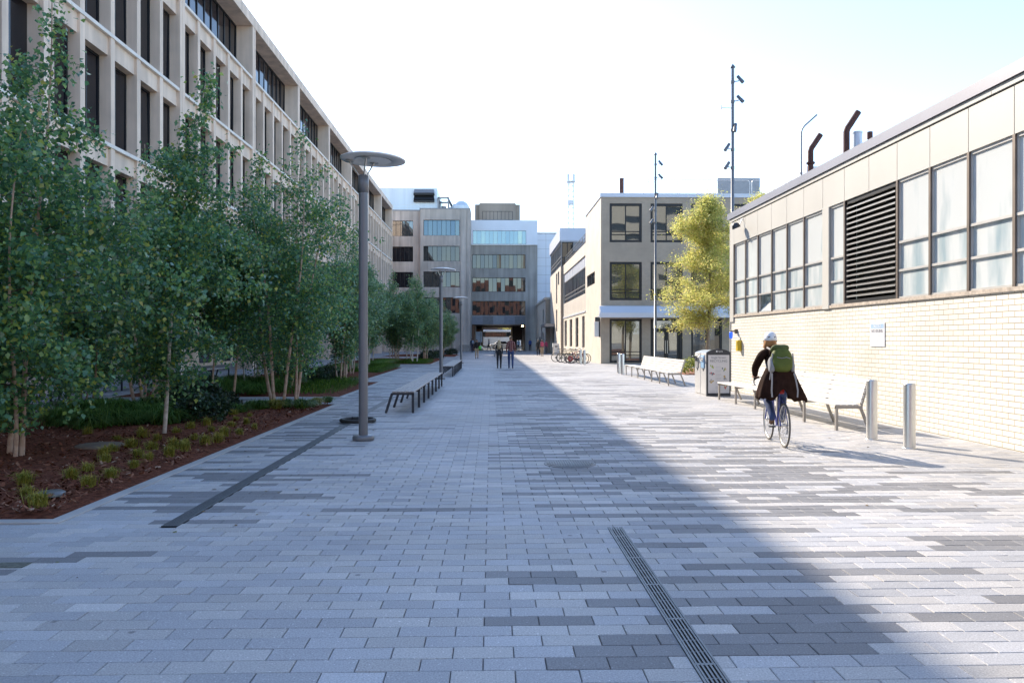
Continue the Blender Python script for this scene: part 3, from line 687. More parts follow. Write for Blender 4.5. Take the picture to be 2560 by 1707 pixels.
m_.bar((-6.35, 117.6, 22.7), (-5.0, 121.5, 20.3), .18); m_.tube([(-7.2, 119.5, 20.3), (-7.2, 119.5, 21.9)], .4, 10); m_.build('roof_frame', 'grey_metal', ab)
m_ = MB(); m_.blob((-4.6, 118, 21.3), (1.35, 1.35, 1.25), 8); m_.lathe([(1.36, -.1), (1.36, .1)], (-4.6, 118, 21.5), 16); m_.blob((-6.2, 118, 21.2), (.4, .4, .35), 6); m_.build('dome', 'silver_metal', ab)
m_ = MB()
for z in (20.8, 21.2): m_.bar((-22, AY + 2, z), (-8.2, AY + 2, z), .03)
for k in range(8): m_.bar((-22 + k * 1.97, AY + 2, 20.2), (-22 + k * 1.97, AY + 2, 21.2), .03)
m_.build('railing', 'steel', ab)

DY = 118.0
db = thing('gateway_building', 'dark grey concrete building with a covered passage through its ground floor', 'building', (2, DY, 0))
PD = plane_y(DY)
drows = [(12.38, 14.5), (8.88, 11.02), (5.35, 7.5)]
m_ = MB(); wall_open(m_, PD, -2.99, 6.95, -.05, 15.9, [(-2.85, 5.15, a, b_) for a, b_ in drows] + [(-2.9, 5.15, -.05, 3.95)], .4)
m_.box(6.2, 6.95, DY + .001, DY + 3, -.05, 15.9)
for x in (-.8, 1.2, 3.2): m_.box(x - .012, x + .012, DY - .004, DY - .001, 3.97, 5.3)
m_.build('wall', 'concrete_dark', db)
m_ = MB()
for k in range(5):
    x0 = -2.9 + k * 1.61; m_.box(x0, x0 + 1.6, DY - .03, DY - .0045, 3.98, 5.22, k % 3)
m_.build('panel', [mat('bluish_panel', (.24, .25, .28), .6), mat('grey_panel', (.19, .19, .2), .6), mat('pale_panel', (.3, .31, .33), .6)], db)
m_ = MB(); m_.box(-2.99, 6.9, DY + .45, 130, 4.2, 15.85); m_.build('inner_wall', 'black', db)
for a, b_ in drows: window(db, PD, (-2.85, 5.15, a, b_), .18, 13, (), .06, .05, 'dark_metal', 'clear_glass')
m_ = MB(); wall_open(m_, plane_y(DY - .25), -3.0, 6.95, 15.92, 19.6, [(-2.75, 5.25, 16.0, 18.05)], .2)
m_.quad((6.95, DY - .25, 15.92), (6.95, DY + 10, 15.92), (6.95, DY + 10, 19.6), (6.95, DY - .25, 19.6)); m_.quad((-3.0, DY - .25, 19.6), (6.95, DY - .25, 19.6), (6.95, DY + 10, 19.6), (-3.0, DY + 10, 19.6)); m_.quad((-3.0, DY - .25, 15.92), (6.95, DY - .25, 15.92), (6.95, DY + .1, 15.92), (-3.0, DY + .1, 15.92))
for x in (.15, 3.95): m_.box(x - .015, x + .015, DY - .256, DY - .2515, 18.1, 19.6)
for z in (18.85,): m_.box(-3, 6.95, DY - .256, DY - .2515, z - .015, z + .015)
for z in (16.6, 17.35, 18.1): m_.box(5.3, 6.95, DY - .256, DY - .2515, z - .015, z + .015)
m_.build('metal_storey', 'white_metal', db)
window(db, plane_y(DY - .25), (-2.75, 5.25, 16.0, 18.05), .06, 13, (), .05, .035, 'grey_metal', 'blue_glass')
m_ = MB()   # covered passage: ceiling, side walls, end wall with framed opening
m_.box(-2.99, 6.9, DY + .41, 130.4, 3.96, 4.19, 0)
m_.box(-2.99, -2.6, DY + .42, 130, -.02, 3.955, 1); m_.box(5.16, 6.9, DY + .42, 130, -.02, 3.955, 2)
wall_open(m_, plane_y(128), -2.6, 5.15, 0, 3.95, [(-1.55, 3.45, .0, 3.85), (4.2, 4.95, .0, 1.6)], .3, 2)
m_.box(-2.6, -1.75, 125, 127.9, 0, 3.4, 1)
m_.build('passage', ['dark_metal', 'wood', mat('dark_plaster', (.045, .04, .042), .7)], db)
m_ = MB()
for a, b_, c, d in ((-1.55, -1.3, 0, 3.85), (3.2, 3.45, 0, 3.85), (-1.3, 3.2, 3.62, 3.85)): m_.box(a, b_, 127.6, 127.99, c, d)
m_.build('portal_frame', mat('cream_portal_trim', (.62, .52, .36), .5), db)
m_ = MB(); m_.box(-2.4, -1.35, 119.6, 119.66, 1.3, 2.9); m_.build('notice_panel', mat('grey_notice', (.42, .46, .5), .4), db)
m_ = MB(); m_.bar((-2.35, 119.5, 0), (-2.35, 119.5, 3.8), .12); m_.bar((-1.6, 119.5, 0), (-1.6, 119.5, 3.0), .08); m_.build('post', 'bench_leg', db)
lampm = mat('warm_ceiling_lamp', (1, .62, .3), .5, emit=6)
m_ = MB(); m_.blob((4.75, 119, 3.75), (.16, .16, .14), 6); m_.build('ceiling_lamp', lampm, db)
m_ = MB(); m_.box(-2.6, 4.6, 125, 140, 19, 23.2); m_.box(-1.9, 3.9, 124.6, 124.99, 19.3, 23.35); m_.build('penthouse', 'concrete_brown', db)
window(db, plane_y(124.6), (-1.4, 3.4, 20.65, 22.05), -.02, 8, (), .06, .05, 'dark_metal', 'blue_glass')
st = MB()
for k in range(6): st.box(-4.6 - .0, -3.05, 109.6 + k * .4, 112, k * .16, (k + 1) * .16 - .003)
tag(st.build('steps', 'concrete_dark', None, loc=(-3.8, 110.5, 0)), 'short flight of grey concrete steps left of the passage', 'steps')
wb = thing('metal_building', 'white metal panel clad block at the far right end of the plaza', 'building', (8.8, 125, 0))
m_ = MB(); m_.box(7.0, 14, 119.8, 140, 0, 17.9); m_.build('wall', 'white_metal', wb)
m_ = MB(); m_.box(6.9, 14.1, 119.7, 140, 17.901, 18.05); m_.build('roof', 'grey_metal', wb)
m_ = MB()
for k in range(13): m_.box(7.0, 14, 119.794, 119.799, 1 + k * 1.32, 1.03 + k * 1.32)
m_.box(8.35, 8.38, 119.792, 119.799, 0, 17.9); m_.box(11.0, 11.03, 119.792, 119.799, 0, 17.9); m_.build('panel_joint', 'grey_metal', wb)

# street seen through the passage
m_ = MB(); m_.quad((-80, 133, -.02), (80, 133, -.02), (80, 163, -.02), (-80, 163, -.02)); struct(m_.build('road', mat('asphalt', (.05, .05, .052), .9, scale=20)))
m_ = MB(); m_.box(-80, 80, 163, 167, -.1, .12); struct(m_.build('pavement', 'kerb'))
fb = thing('street_building', 'dark red brick building across the street behind the coach', 'building', (0, 170, 0))
m_ = MB(); wall_open(m_, plane_y(170), -40, 40, 0, 9, [(x, x + 2, 1.2, 3.4) for x in range(-36, 36, 5)], .3); m_.build('wall', 'red_brick', fb)
m_ = MB(); m_.box(-40, 40, 170.4, 185, 0, 8.9); m_.build('inner_wall', 'black', fb)
bus = thing('coach', 'white coach with a dark window band parked beyond the passage', 'coach', (0, 150, 0))
m_ = MB(); bx0, bx1 = -6.0, 5.6
m_.box(bx0, bx1, 148.7, 151.2, .45, 2.05, bev=.12); m_.box(bx0 + .1, bx1 - .1, 148.75, 151.15, 3.05, 3.55, 0, bev=.15); m_.box(bx0 + .02, bx1 - .02, 148.72, 151.18, 2.0, 2.2, 0)
m_.build('body', 'white', bus)
m_ = MB(); m_.box(bx0 + .05, bx1 - .05, 148.73, 151.17, 2.2, 3.1); 
m_.build('window_band', 'clear_glass', bus)
m_ = MB(); 
for k in range(9): m_.box(bx0 + .4 + k * 1.25, bx0 + .46 + k * 1.25, 148.715, 148.729, 2.21, 3.04)
m_.build('pillar', 'dark_metal', bus)
for x in (-4.2, 2.9, 4.2):
    m_ = MB(); m_.lathe([(.2, -.16), (.48, -.16), (.5, -.1), (.5, .1), (.48, .16), (.2, .16)], (x, 148.8, .5), 20, axis='Y'); wo = m_.build('wheel', 'rubber', bus)
    h = MB(); h.lathe([(.02, -.18), (.25, -.17), (.27, -.12)], (x, 148.8, .5), 16, axis='Y'); h.build('rim', 'steel', wo)
def car(name, label, loc, paint, L_=4.4):
    r_ = thing(name, label, 'car', loc)
    prof = [(-2.15, .35), (-2.2, .7), (-2.0, .88), (-1.3, .98), (-.75, 1.38), (-.2, 1.47), (.7, 1.44), (1.5, 1.05), (2.1, .95), (2.2, .6), (2.15, .3)]
    b1 = MB(); n_ = len(prof); ys = (-.85, -.78, .78, .85); vv = []
    for j, y in enumerate(ys):
        for x, z in prof:
            sh = 0 if 0 < j < 3 else (.06 if z > 1.2 else .0); vv.append((x, y * (1 - .16 * max(0, z - .95) / .5) + 0, z - (sh if z > 1.2 else (.03 if j in (0, 3) else 0))))
    ff = [(j*n_ + i, j*n_ + i + 1, (j+1)*n_ + i + 1, (j+1)*n_ + i) for j in range(3) for i in range(n_ - 1)]
    ff += [tuple(range(n_ - 1, -1, -1)), tuple(range(3 * n_, 4 * n_))]; b1.add(vv, ff, 0, False); b1.build('body', paint, r_, local=True)
    gl = MB()
    for y in (-.845, .845): gl.add([(-1.15, y * .985, 1.0), (1.35, y * .985, 1.0), (.62, y * .89, 1.38), (-.2, y * .89, 1.4), (-.7, y * .89, 1.32)], [(0, 1, 2, 3, 4)])
    gl.add([(-1.28, -.7, 1.0), (-1.28, .7, 1.0), (-.78, .62, 1.375), (-.78, -.62, 1.375)], [(0, 1, 2, 3)]); gl.build('window', 'dark_glass', r_, local=True)
    for x in (-1.35, 1.4):
        for y in (-.8, .8):
            wm = MB(); wm.lathe([(.15, -.1), (.3, -.1), (.32, -.06), (.32, .06), (.3, .1), (.15, .1)], (x, y, .32), 18, axis='Y'); wo = wm.build('wheel', 'rubber', r_, local=True)
            h = MB(); h.lathe([(.02, -.115), (.19, -.11), (.2, -.1)] if y < 0 else [(.2, .1), (.19, .11), (.02, .115)], (x, y, .32), 14, axis='Y'); h.build('rim', 'steel', wo, local=True)
    hl = MB()
    for y in (-.6, .6): hl.blob((-2.12, y, .72), (.09, .16, .07), 5)
    hl.build('headlight', 'white', r_, local=True)
    return r_
car('parked_car', 'white car standing in front of the coach in the street', (1.9, 141, 0), 'white')

# far cream building behind the camera, mirrored in the big windows
rf = thing('opposite_building', 'cream concrete building with banded windows, mirrored in the storefront glass', 'building', (6, -40, 0))
PO = lambda u, v, d=0.: (u, -38 - d, v)
m_ = MB(); wall_open(m_, PO, 11, 50, 0, 28, [(x, x + 9.4, z, z + 1.25) for x in (20.4, 30.6, 40.2) for z in (1, 4.6, 8.2, 11.8, 15.4, 19, 22.6)], .4); m_.box(11, 50, -55, -38.5, 27.9, 28.3); m_.build('wall', mat('cream_concrete', (.42, .395, .345), .8), rf)
m_ = MB(); m_.box(11.1, 50, -54, -38.45, 0, 27.8); m_.build('inner_wall', 'dark_glass', rf)
rf2 = thing('opposite_building', 'red brown brick building with tall windows, mirrored in the far ribbon windows', 'building', (-20, -44, 0))
PO2 = lambda u, v, d=0.: (u, -44 - d, v)
m_ = MB(); wall_open(m_, PO2, -42, 10.5, 0, 21, [(x, x + 1.7, z, z + 2.3) for x in np.arange(-41, 9, 3.1) for z in (1, 4.9, 8.8, 12.7, 16.6)], .3); m_.build('wall', mat('red_brown_brick', (.24, .12, .085), .85, var=.3, scale=.6), rf2)
m_ = MB(); m_.box(-42, 10.5, -60, -44.35, 0, 20.9); m_.build('inner_wall', 'dark_glass', rf2)

# lattice mast and pale block far behind
ma = MB(); mx_, my_ = 30.5, 300.
for dx in (-1, 1):
    for dy in (-1, 1): ma.bar((mx_ + dx, my_ + dy, 0), (mx_ + dx, my_ + dy, 64), .22)
for k in range(30):
    z = k * 2.1
    for dx, dy in ((1, 0), (0, 1)):
        for s in (-1, 1):
            a = (mx_ - dx + s * dy, my_ - dy + s * dx, z); b_ = (mx_ + dx + s * dy, my_ + dy + s * dx, z + 2.1); ma.bar(a, b_, .16); ma.bar((a[0], a[1], z), (b_[0], b_[1], z), .16)
ma.box(mx_ - 1.6, mx_ + 1.6, my_ - 1.5, my_ + 1.5, 62, 62.4); ma.box(mx_ - 1.5, mx_ - .6, my_ - 1.2, my_ - .6, 62.4, 65); ma.box(mx_ + .6, mx_ + 1.5, my_ - 1.2, my_ - .6, 62.4, 65); ma.box(mx_ - .9, mx_ + .9, my_ - 1.3, my_ + 1.3, 53.5, 55)
tag(ma.build('lattice_mast', 'white_metal', None, loc=(mx_, my_, 0)), 'thin pale lattice mast rising far behind the plaza', 'mast')
gb = thing('plant_building', 'pale roof block with a white cornice peeking over the brick building roof', 'building', (31, 70, 0))
m_ = MB(); m_.box(28.6, 34, 70, 80, 0, 16.3); m_.build('wall', 'concrete_tan', gb); m_ = MB(); m_.box(28.3, 34.3, 69.7, 80.3, 16.301, 17.2); m_.build('cornice', 'white_metal', gb)
# ------------------------------------------------------------------ street furniture
def lamp_post():
    r_ = thing('lamp_post', 'tall grey disc lamp post with a round base, nearest to the camera', 'street lamp', (0, 0, 0), 0, 'disc lamp posts along the left of the walk')
    m_ = MB(); m_.lathe([(.165, 0), (.175, .02), (.175, .06), (.155, .085), (.08, .09)], n=28); m_.build('base', 'lamp_grey', r_, local=True)
    m_ = MB(); m_.lathe([(.074, .085), (.074, 4.0)], n=24); m_.build('pole', 'lamp_grey', r_, local=True)
    m_ = MB(); m_.lathe([(.06, 4.0), (.084, 4.005), (.084, 4.27), (.06, 4.285), (.02, 4.30)], n=24); m_.build('collar', 'lamp_grey', r_, local=True)
    m_ = MB()
    for a in (20, 140, 260):
        c, s = math.cos(R(a + 30)), math.sin(R(a + 30)); m_.tube([(.055 * c, .055 * s, 4.26), (.23 * c, .23 * s, 4.52)], [.012, .016], 8); m_.lathe([(.07, 0), (.07, .012), (.03, .015)], (.235 * c, .235 * s, 4.51), 12)
    m_.build('rod', 'steel', r_, local=True)
    m_ = MB(); m_.lathe([(.00005, 4.572), (.15, 4.57), (.275, 4.556), (.295, 4.535), (.50, 4.528), (.525, 4.532), (.525, 4.545), (.48, 4.565), (.3, 4.60), (.00005, 4.62)], n=48)
    o = m_.build('lamp_head', mat('lamp_head_paint', (.80, .79, .77), .5, .0, var=.05), r_, local=True); o.rotation_euler = (0, R(2), 0); o.location = (.0, 0, 0)
    m_ = MB(); m_.lathe([(.00005, 4.566), (.15, 4.564), (.268, 4.55), (.286, 4.53), (.292, 4.526)], n=40); q = m_.build('reflector', mat('lamp_reflector', (.9, .9, .88), .4, var=.02), o, local=True)
    return r_
lp = lamp_post(); lp.location = (-2.07, 12.76, 0)
copy_tree(lp, (-2.07, 32.5, 0), 1., 'grey disc lamp post at the far end of the nearer backless bench'); copy_tree(lp, (-2.07, 54.3, 0), 2., 'grey disc lamp post behind the farther backless bench, smallest of the three')

def backless_bench():
    r_ = thing('backless_bench', 'long backless slatted bench on charcoal legs, just beyond the nearest lamp post', 'bench', (0, 0, 0), 0, 'backless slatted benches')
    n, sp_, W = 8, 1.45, .46; Lb = (n - 1) * sp_
    for k in range(n):
        y = k * sp_; m_ = MB()
        m_.bar((.0, y, 0), (-.0, y, .44), .055, .03); m_.bar((-W - .14, y, 0), (-W + .0, y, .44), .055, .03, up=(0, 1, 0)); m_.bar((-W + .0, y, .425), (.027, y, .425), .03, .05)
        m_.build('leg', 'charcoal', r_, local=True)
    for s in range(5):
        x1 = .03 - s * .1; m_ = MB()
        for k in range(n - 1): m_.box(x1 - .088, x1, k * sp_ + (.004 if k else -.04), (k + 1) * sp_ - (.004 if k < n - 2 else -.04), .452, .486, bev=.006)
        m_.build('slat', 'slat', r_, local=True)
    return r_
bb = backless_bench(); bb.location = (-1.74, 17.5, 0)
copy_tree(bb, (-1.70, 34.7, 0), 0, 'long backless slatted bench farther up the walk, between the second and third lamp posts')
copy_tree(bb, (-11.0, 11.2, 0), .0, 'backless bench with dark legs half hidden behind the birches at the left edge')
copy_tree(bb, (-12.2, 22.5, 0), R(-8), 'backless bench with dark legs standing behind the trees of the second bed')

def back_bench(n, nb):
    r_ = thing('back_bench', 'x', 'bench', (0, 0, 0), 0, 'white benches with backs')
    sp_ = 1.45; Lb = (n - 1) * sp_
    for k in range(n):
        y = k * sp_; m_ = MB()
        m_.bar((.0, y, 0), (0, y, .43), .04, .06); m_.bar((.0 - .02, y, .415), (.47, y, .415), .04, .05); m_.bar((.44, y, .40), (.60, y, 0), .04, .055, up=(0, 1, 0))
        if k <= nb: m_.bar((.44, y, .42), (.595, y, .93), .04, .045, up=(0, 1, 0))
        m_.build('leg', 'bench_leg', r_, local=True)
    m_ = MB()
    for s in range(4):
        x0 = -.03 + s * .11
        for k in range(n - 1): m_.box(x0, x0 + .094, k * sp_ + (.004 if k else -.03), (k + 1) * sp_ - (.004 if k < n - 2 else -.08), .442, .474, bev=.006)
    m_.build('seat', 'white_slat', r_, local=True)
    m_ = MB(); d = Vector((.155, 0, .51)).normalized()
    for s in range(5):
        a = Vector((.415, 0, .49)) + d * (s * .093); b_ = a + d * .077
        for k in range(nb):
            ya, yb = k * sp_ + (.004 if k else -.03), (k + 1) * sp_ - (.004 if k < nb - 1 else -.03); t_ = Vector((.03, 0, -.009))
            m_.hexa([(a.x, ya, a.z), (a.x, yb, a.z), (a.x + t_.x, yb, a.z + t_.z), (a.x + t_.x, ya, a.z + t_.z), (b_.x, ya, b_.z), (b_.x, yb, b_.z), (b_.x + t_.x, yb, b_.z + t_.z), (b_.x + t_.x, ya, b_.z + t_.z)])
    m_.build('backrest', 'white_slat', r_, local=True)
    return r_
b1 = back_bench(7, 5); b1.location = (6.27, 27.6, 0); b1['label'] = 'white slatted bench with back standing left of the recycling bin, far one'
b2 = back_bench(6, 4); b2.location = (6.2, 13.93, 0); b2['label'] = 'white slatted bench with back against the brick wall, behind the cyclist'

def bollard():
    m_ = MB(); m_.lathe([(.086, 0), (.086, .95), (.08, .972), (.06, .978), (.001, .98)], n=28)
    m_.lathe([(.1, 0), (.1, .012), (.087, .014)], n=28)
    return m_.build('bollard', 'steel', None)
bo = bollard()
BL = [((6.27, 11.6), 'steel bollard nearest to the camera, standing alone by the brick wall'), ((6.22, 12.66), 'steel bollard touching the near end of the bench behind the cyclist'),
      ((6.25, 38.3), 'farther steel bollard of the pair at the far end of the white bench'), ((6.2, 36.9), 'nearer steel bollard of the pair at the far end of the white bench'),
      ((6.0, 52.6), 'left steel bollard in front of the parked bicycles'), ((6.12, 51.4), 'right steel bollard in front of the parked bicycles'), ((6.4, 81, 0), 'small far steel bollard beside the distant bin')]
for i, (p, lab) in enumerate(BL):
    o = bo if i == 0 else bo.copy()
    if i: col.objects.link(o)
    o.location = (p[0], p[1], 0); tag(o, lab, 'bollard', 'steel bollards along the right of the walk')

# recycling bin
def bin_():
    r_ = thing('recycling_bin', 'double recycling bin with a black framed poster on its end panel, beside the white bench', 'recycling bin', (6.22, 22.5, 0))
    W, D, H = .70, 1.32, 1.27
    m_ = MB()
    m_.box(.0, W, .05, D / 2 - .008, .03, H - .03, bev=.015); m_.box(.0, W, D / 2 + .008, D, .03, H - .03, bev=.015); m_.box(.02, W - .02, .06, D - .02, 0, .03); m_.build('body', mat('bin_grey_panel', (.55, .55, .55), .4, .35, var=.04), r_, local=True)
    m_ = MB(); nseg = 10
    for (ya, yb) in ((.05, D / 2 - .008), (D / 2 + .008, D)):
        vv = []
        for i in range(nseg + 1):
            u = i / nseg; x = W * u; z = H - .03 + .09 * (1 - (2 * u - 1) ** 2); vv += [(x, ya, H - .03), (x, yb, H - .03), (x, ya, z), (x, yb, z)]
        ff = []
        for i in range(nseg):
            q = i * 4; ff += [(q + 2, q + 6, q + 7, q + 3), (q, q + 4, q + 6, q + 2), (q + 1, q + 3, q + 7, q + 5)]
        m_.add(vv, ff)
    m_.build('lid', mat('bin_solar_lid', (.5, .55, .62), .25, .3), r_, local=True)
    for k, y in enumerate((.2, .86)):
        h = MB(); h.box(-.03, .0, y, y + .34, .80, 1.18, bev=.01); ho = h.build('hopper', mat('hopper_blue', (.25, .42, .62), .4) if k == 0 else M['steel'], r_, local=True)
        h = MB(); h.tube([(-.03, y + .04, 1.08), (-.13, y + .05, 1.12), (-.14, y + .17, 1.14), (-.13, y + .29, 1.12), (-.03, y + .30, 1.08)], .018, 8); h.box(-.05, -.031, y + .06, y + .28, 1.0, 1.13); h.build('handle', 'charcoal' if k else 'white', ho, local=True)
        h = MB(); h.box(-.012, -.001, y + .1, y + .17, .72, .78); h.build('lock', 'charcoal', ho, local=True)
    # end frame with arched top and poster
    n_ = 12; out = [(0, .0)] + [(W * i / n_, H - .0 + .1 * (1 - (2 * i / n_ - 1) ** 2)) for i in range(n_ + 1)] + [(W, .0)]
    vv = [(x, 0, z) for x, z in out] + [(x, .049, z) for x, z in out]; k = len(out)
    ff = [tuple(range(k - 1, -1, -1)), tuple(range(k, 2 * k))] + [(i, (i + 1) % k, (i + 1) % k + k, i + k) for i in range(k)]
    m_ = MB(); m_.add(vv, ff); fo = m_.build('end_frame', 'charcoal', r_, local=True)
    m_ = MB(); m_.box(.045, W - .04, -.008, -.001, .09, 1.19); po = m_.build('poster', mat('poster_sheet', (.62, .61, .62), .35, var=.02), fo, local=True)
    tg = mat('poster_text_grey', (.16, .17, .2), .5); xc = W / 2
    text('Single Stream', .085, (xc, -.011, 1.115), (R(90), 0, 0), tg, po, sx=.95); text('RECYCLING', .098, (xc, -.011, 1.015), (R(90), 0, 0), tg, po, sx=.95)
    text('bigbelly', .045, (xc + .055, -.003, 1.295), (R(90), 0, 0), 'white', fo)
    m_ = MB(); m_.box(xc - .075, xc - .035, -.006, -.001, 1.275, 1.315, bev=.002); m_.build('emblem', 'white', fo, local=True)
    pic = MB(); rr_ = random.Random(4)
    pc = [(.30, .42, .08), (.55, .35, .45), (.45, .33, .14), (.16, .2, .22), (.45, .1, .12), (.3, .3, .32)]
    pm = [mat('print_colour', c, .5, var=.3, scale=40) for c in pc] + [mat('print_line', (.43, .43, .46), .5)]
    for i, (x, z, cs) in enumerate([(.15, .85, (0, 1, 0)), (.53, .77, (3, 2, 0)), (.15, .64, (4, 3, 5)), (.54, .54, (5, 3, 2)), (.15, .42, (2, 2, 5)), (.54, .27, (2, 2, 4))]):
        for q in range(7):
            u, v = rr_.gauss(0, .035), rr_.gauss(0, .026); a = rr_.uniform(.012, .03); b__ = rr_.uniform(.012, .035); yy = -.0085 - .0004 * q - .0003 * (i % 3)
            pts = [(x + u + a * math.cos(t_), yy, z + v + b__ * math.sin(t_)) for t_ in [k_ * 2 * math.pi / 8 + rr_.uniform(-.3, .3) for k_ in range(8)]]
            pic.add(pts, [tuple(range(8))], cs[q % 3])
    for i, (x, z) in enumerate([(.34, .86), (.34, .75), (.34, .64), (.34, .53), (.34, .40), (.34, .28)]):
        for q in range(3): pic.box(x - .085, x + .085 - .03 * (q == 2), -.0095, -.0082, z - .028 * q, z - .028 * q + .008, 6)
    pic.box(.1, .6, -.0095, -.0082, .945, .95, 6); pic.box(.08, .3, -.0095, -.0082, .13, .142, 6)
    pic.build('print', pm, po, local=True)
    return r_
bin_()
m_ = MB()
r_ = thing('litter_bin', 'white litter bin standing in the sun far up on the right', 'bin', (6.62, 84, 0))
m_.box(0, .7, 0, .75, .03, 1.18, bev=.02); m_.build('body', 'white', r_, local=True); m_ = MB(); m_.box(-.02, .72, -.02, .77, 1.181, 1.26, bev=.03); m_.build('lid', 'white', r_, local=True)
m_ = MB(); m_.box(.2, .5, -.03, -.001, .85, 1.05, bev=.008); m_.build('flap', 'grey_metal', r_, local=True)

# floodlight masts
def mast():
    r_ = thing('floodlight_mast', 'tall slim floodlight mast behind the corner of the brick building roof', 'light mast', (9.3, 30, 0), 0, 'slim floodlight masts')
    m_ = MB(); m_.lathe([(.2, 0), (.2, .05), (.075, .06), (.058, 11.5), (.058, 12.1)], n=14); m_.lathe([(.1, 12.1), (.1, 12.13), (.03, 12.22), (.001, 12.25)], n=12); m_.build('pole', 'lamp_grey', r_, local=True)
    for z, s, tw in ((11.6, 1, .0), (10.85, 1, .1), (9.75, 0, 0), (9.0, -1, 0), (8.3, -1, .1)):
        h = MB(); ax = Vector((.52 * (s or -.3), -.25 - tw, -.75)).normalized(); c = Vector((.25 * s + .06 * (s == 0), -.13, z + .02))
        h.tube([c - ax * .17, c - ax * .16, c + ax * .03, c + ax * .035, c + ax * .18], [.04, .062, .062, .07, .07], 12)
        ho = h.build('spotlight', 'lamp_grey', r_, local=True)
        a = MB(); a.tube([(0.05 * s, -.05, z - .05), (.18 * s, -.12, z - .05), tuple(c - ax * .02)], .02, 6); a.lathe([(.075, -.05), (.075, .05)], (0, 0, z - .05), 12); a.build('bracket', 'lamp_grey', ho, local=True)
    m_ = MB(); m_.bar((-.05, 0, 10.55), (-.42, 0, 10.56), .025); m_.box(-.46, -.42, -.03, .03, 10.5, 10.64); m_.build('sensor', 'white', r_, local=True)
    return r_
ms = mast(); copy_tree(ms, (9.3, 44.2, 0), R(4), 'farther slim floodlight mast in front of the tan brick building')

# roof pipes on the brick building
def pipe(name, label, pts, r, m, ring=None):
    q = MB(); q.tube(pts, r, 12)
    if ring: q.lathe([(r * 1.5, 0), (r * 1.5, .05)], (pts[0][0], pts[0][1], ring), 12)
    tag(q.build(name, m, None, loc=tuple(pts[0])), label, 'pipe')
def bent(x, y, z0, z1, dx, dz): return [(x, y, z0), (x, y, z1 - .12), (x + .03, y, z1 - .02), (x + .1, y, z1 + .08), (x + dx, y, z1 + dz)]
pipe('roof_pipe', 'thin grey vent pipe with a bent top on the brick building roof', bent(9.5, 23.8, 5.5, 8.1, .48, .42), .025, 'grey_metal', 6.7)
pipe('roof_pipe', 'shorter rust red pipe with a bent top next to the thin pipe', bent(9.58, 23.3, 5.5, 7.4, .30, .38), .085, 'rust', 6.9)
pipe('roof_pipe', 'tallest rust red pipe with a bent top beside the white flue', bent(9.5, 20.75, 5.5, 7.3, .32, .42), .085, 'rust')
q = MB(); q.tube([(9.63, 20.4, 5.5), (9.63, 20.4, 7.08)], .12, 16); q.lathe([(.13, 0), (.13, .04)], (9.63, 20.4, 7.05), 16); tag(q.build('roof_flue', 'silver_metal', None, loc=(9.63, 20.4, 5.5)), 'white metal flue next to the tallest rusty pipe', 'flue')
q = MB(); q.tube([(9.72, 19.9, 5.5), (9.72, 19.9, 6.95)], .055, 10); q.lathe([(.07, 0), (.07, .18)], (9.72, 19.9, 6.78), 12); tag(q.build('roof_pipe', 'rust', None, loc=(9.72, 19.9, 5.5)), 'short dark capped pipe right of the white flue', 'pipe')
q = MB(); q.tube([(10.6, 26.4, 4.9), (10.6, 26.4, 7.05)], .06, 10); q.lathe([(.09, 0), (.09, .04)], (10.6, 26.4, 6.8), 10); tag(q.build('roof_pipe', 'grey_metal', None, loc=(10.6, 26.4, 4.9)), 'stubby grey pipe left of the thin bent pipe', 'pipe')

# wall fittings on the brick building
r_ = thing('wall_lamp', 'dark shaded lamp on an arm below the roof edge of the brick building', 'lamp', (WX, 23.7, 5.15))
m_ = MB(); m_.tube([(-.02, 0, .18), (-.08, 0, .12), (-.12, 0, .0), (-.2, 0, -.03)], .014, 6); m_.build('arm', 'steel', r_, local=True)
m_ = MB(); m_.lathe([(.01, .12), (.08, .09), (.125, .02), (.14, -.1)], (0, 0, 0), 18); m_.lathe([(.001, -.095), (.135, -.1)], (0, 0, 0), 16)
o = m_.build('lamp_shade', 'charcoal', r_, local=True); o.location = (-.26, 0, -.05); o.rotation_euler = (0, R(-22), 0); o.scale = (.95, .8, .8)
r_ = thing('blue_beacon', 'small blue glowing emergency beacon at the far corner of the brick wall', 'beacon', (WX - .2, 24.35, 1.74))
m_ = MB(); m_.box(-.03, .2, -.02, .02, .14, .18); m_.box(.12, .2, -.04, .04, .08, .22); m_.build('bracket', 'brown_metal', r_, local=True)
m_ = MB(); m_.lathe([(.02, -.08), (.045, -.06), (.055, .0), (.055, .12), (.03, .14)], n=12); m_.build('lens', mat('blue_lamp_lens', (.03, .12, .7), .2, emit=.35), r_, local=True)
m_ = MB(); r_ = thing('call_box', 'yellow emergency call box on the brick wall below the blue beacon', 'call box', (WX - .001, 24.0, 1.28)); m_.box(-.13, -.002, -.1, .1, 0, .34, bev=.012); m_.build('housing', mat('yellow_paint', (.62, .43, .02), .4), r_, local=True)
m_ = MB(); m_.box(-.138, -.131, -.06, .06, .18, .29); m_.build('front_plate', mat('yellow_plate', (.5, .36, .05), .4), r_, local=True)
r_ = thing('wall_sign', 'white NO IDLING sign with a pale blue header on the brick wall', 'sign', (WX - .012, 15.42, 1.49))
m_ = MB(); m_.box(-.004, .011, -.29, .29, 0, .47, bev=.003); m_.build('plate', mat('sign_white', (.82, .82, .84), .4, var=.01), r_, local=True)
m_ = MB(); m_.box(-.0065, -.0045, -.26, .26, .365, .375); m_.box(-.0065, -.0045, -.26, .26, .44, .452); m_.box(-.0065, -.0045, -.26, -.25, .376, .439); m_.box(-.0065, -.0045, .25, .26, .376, .439)
m_.box(-.0058, -.0045, -.249, .249, .376, .439)
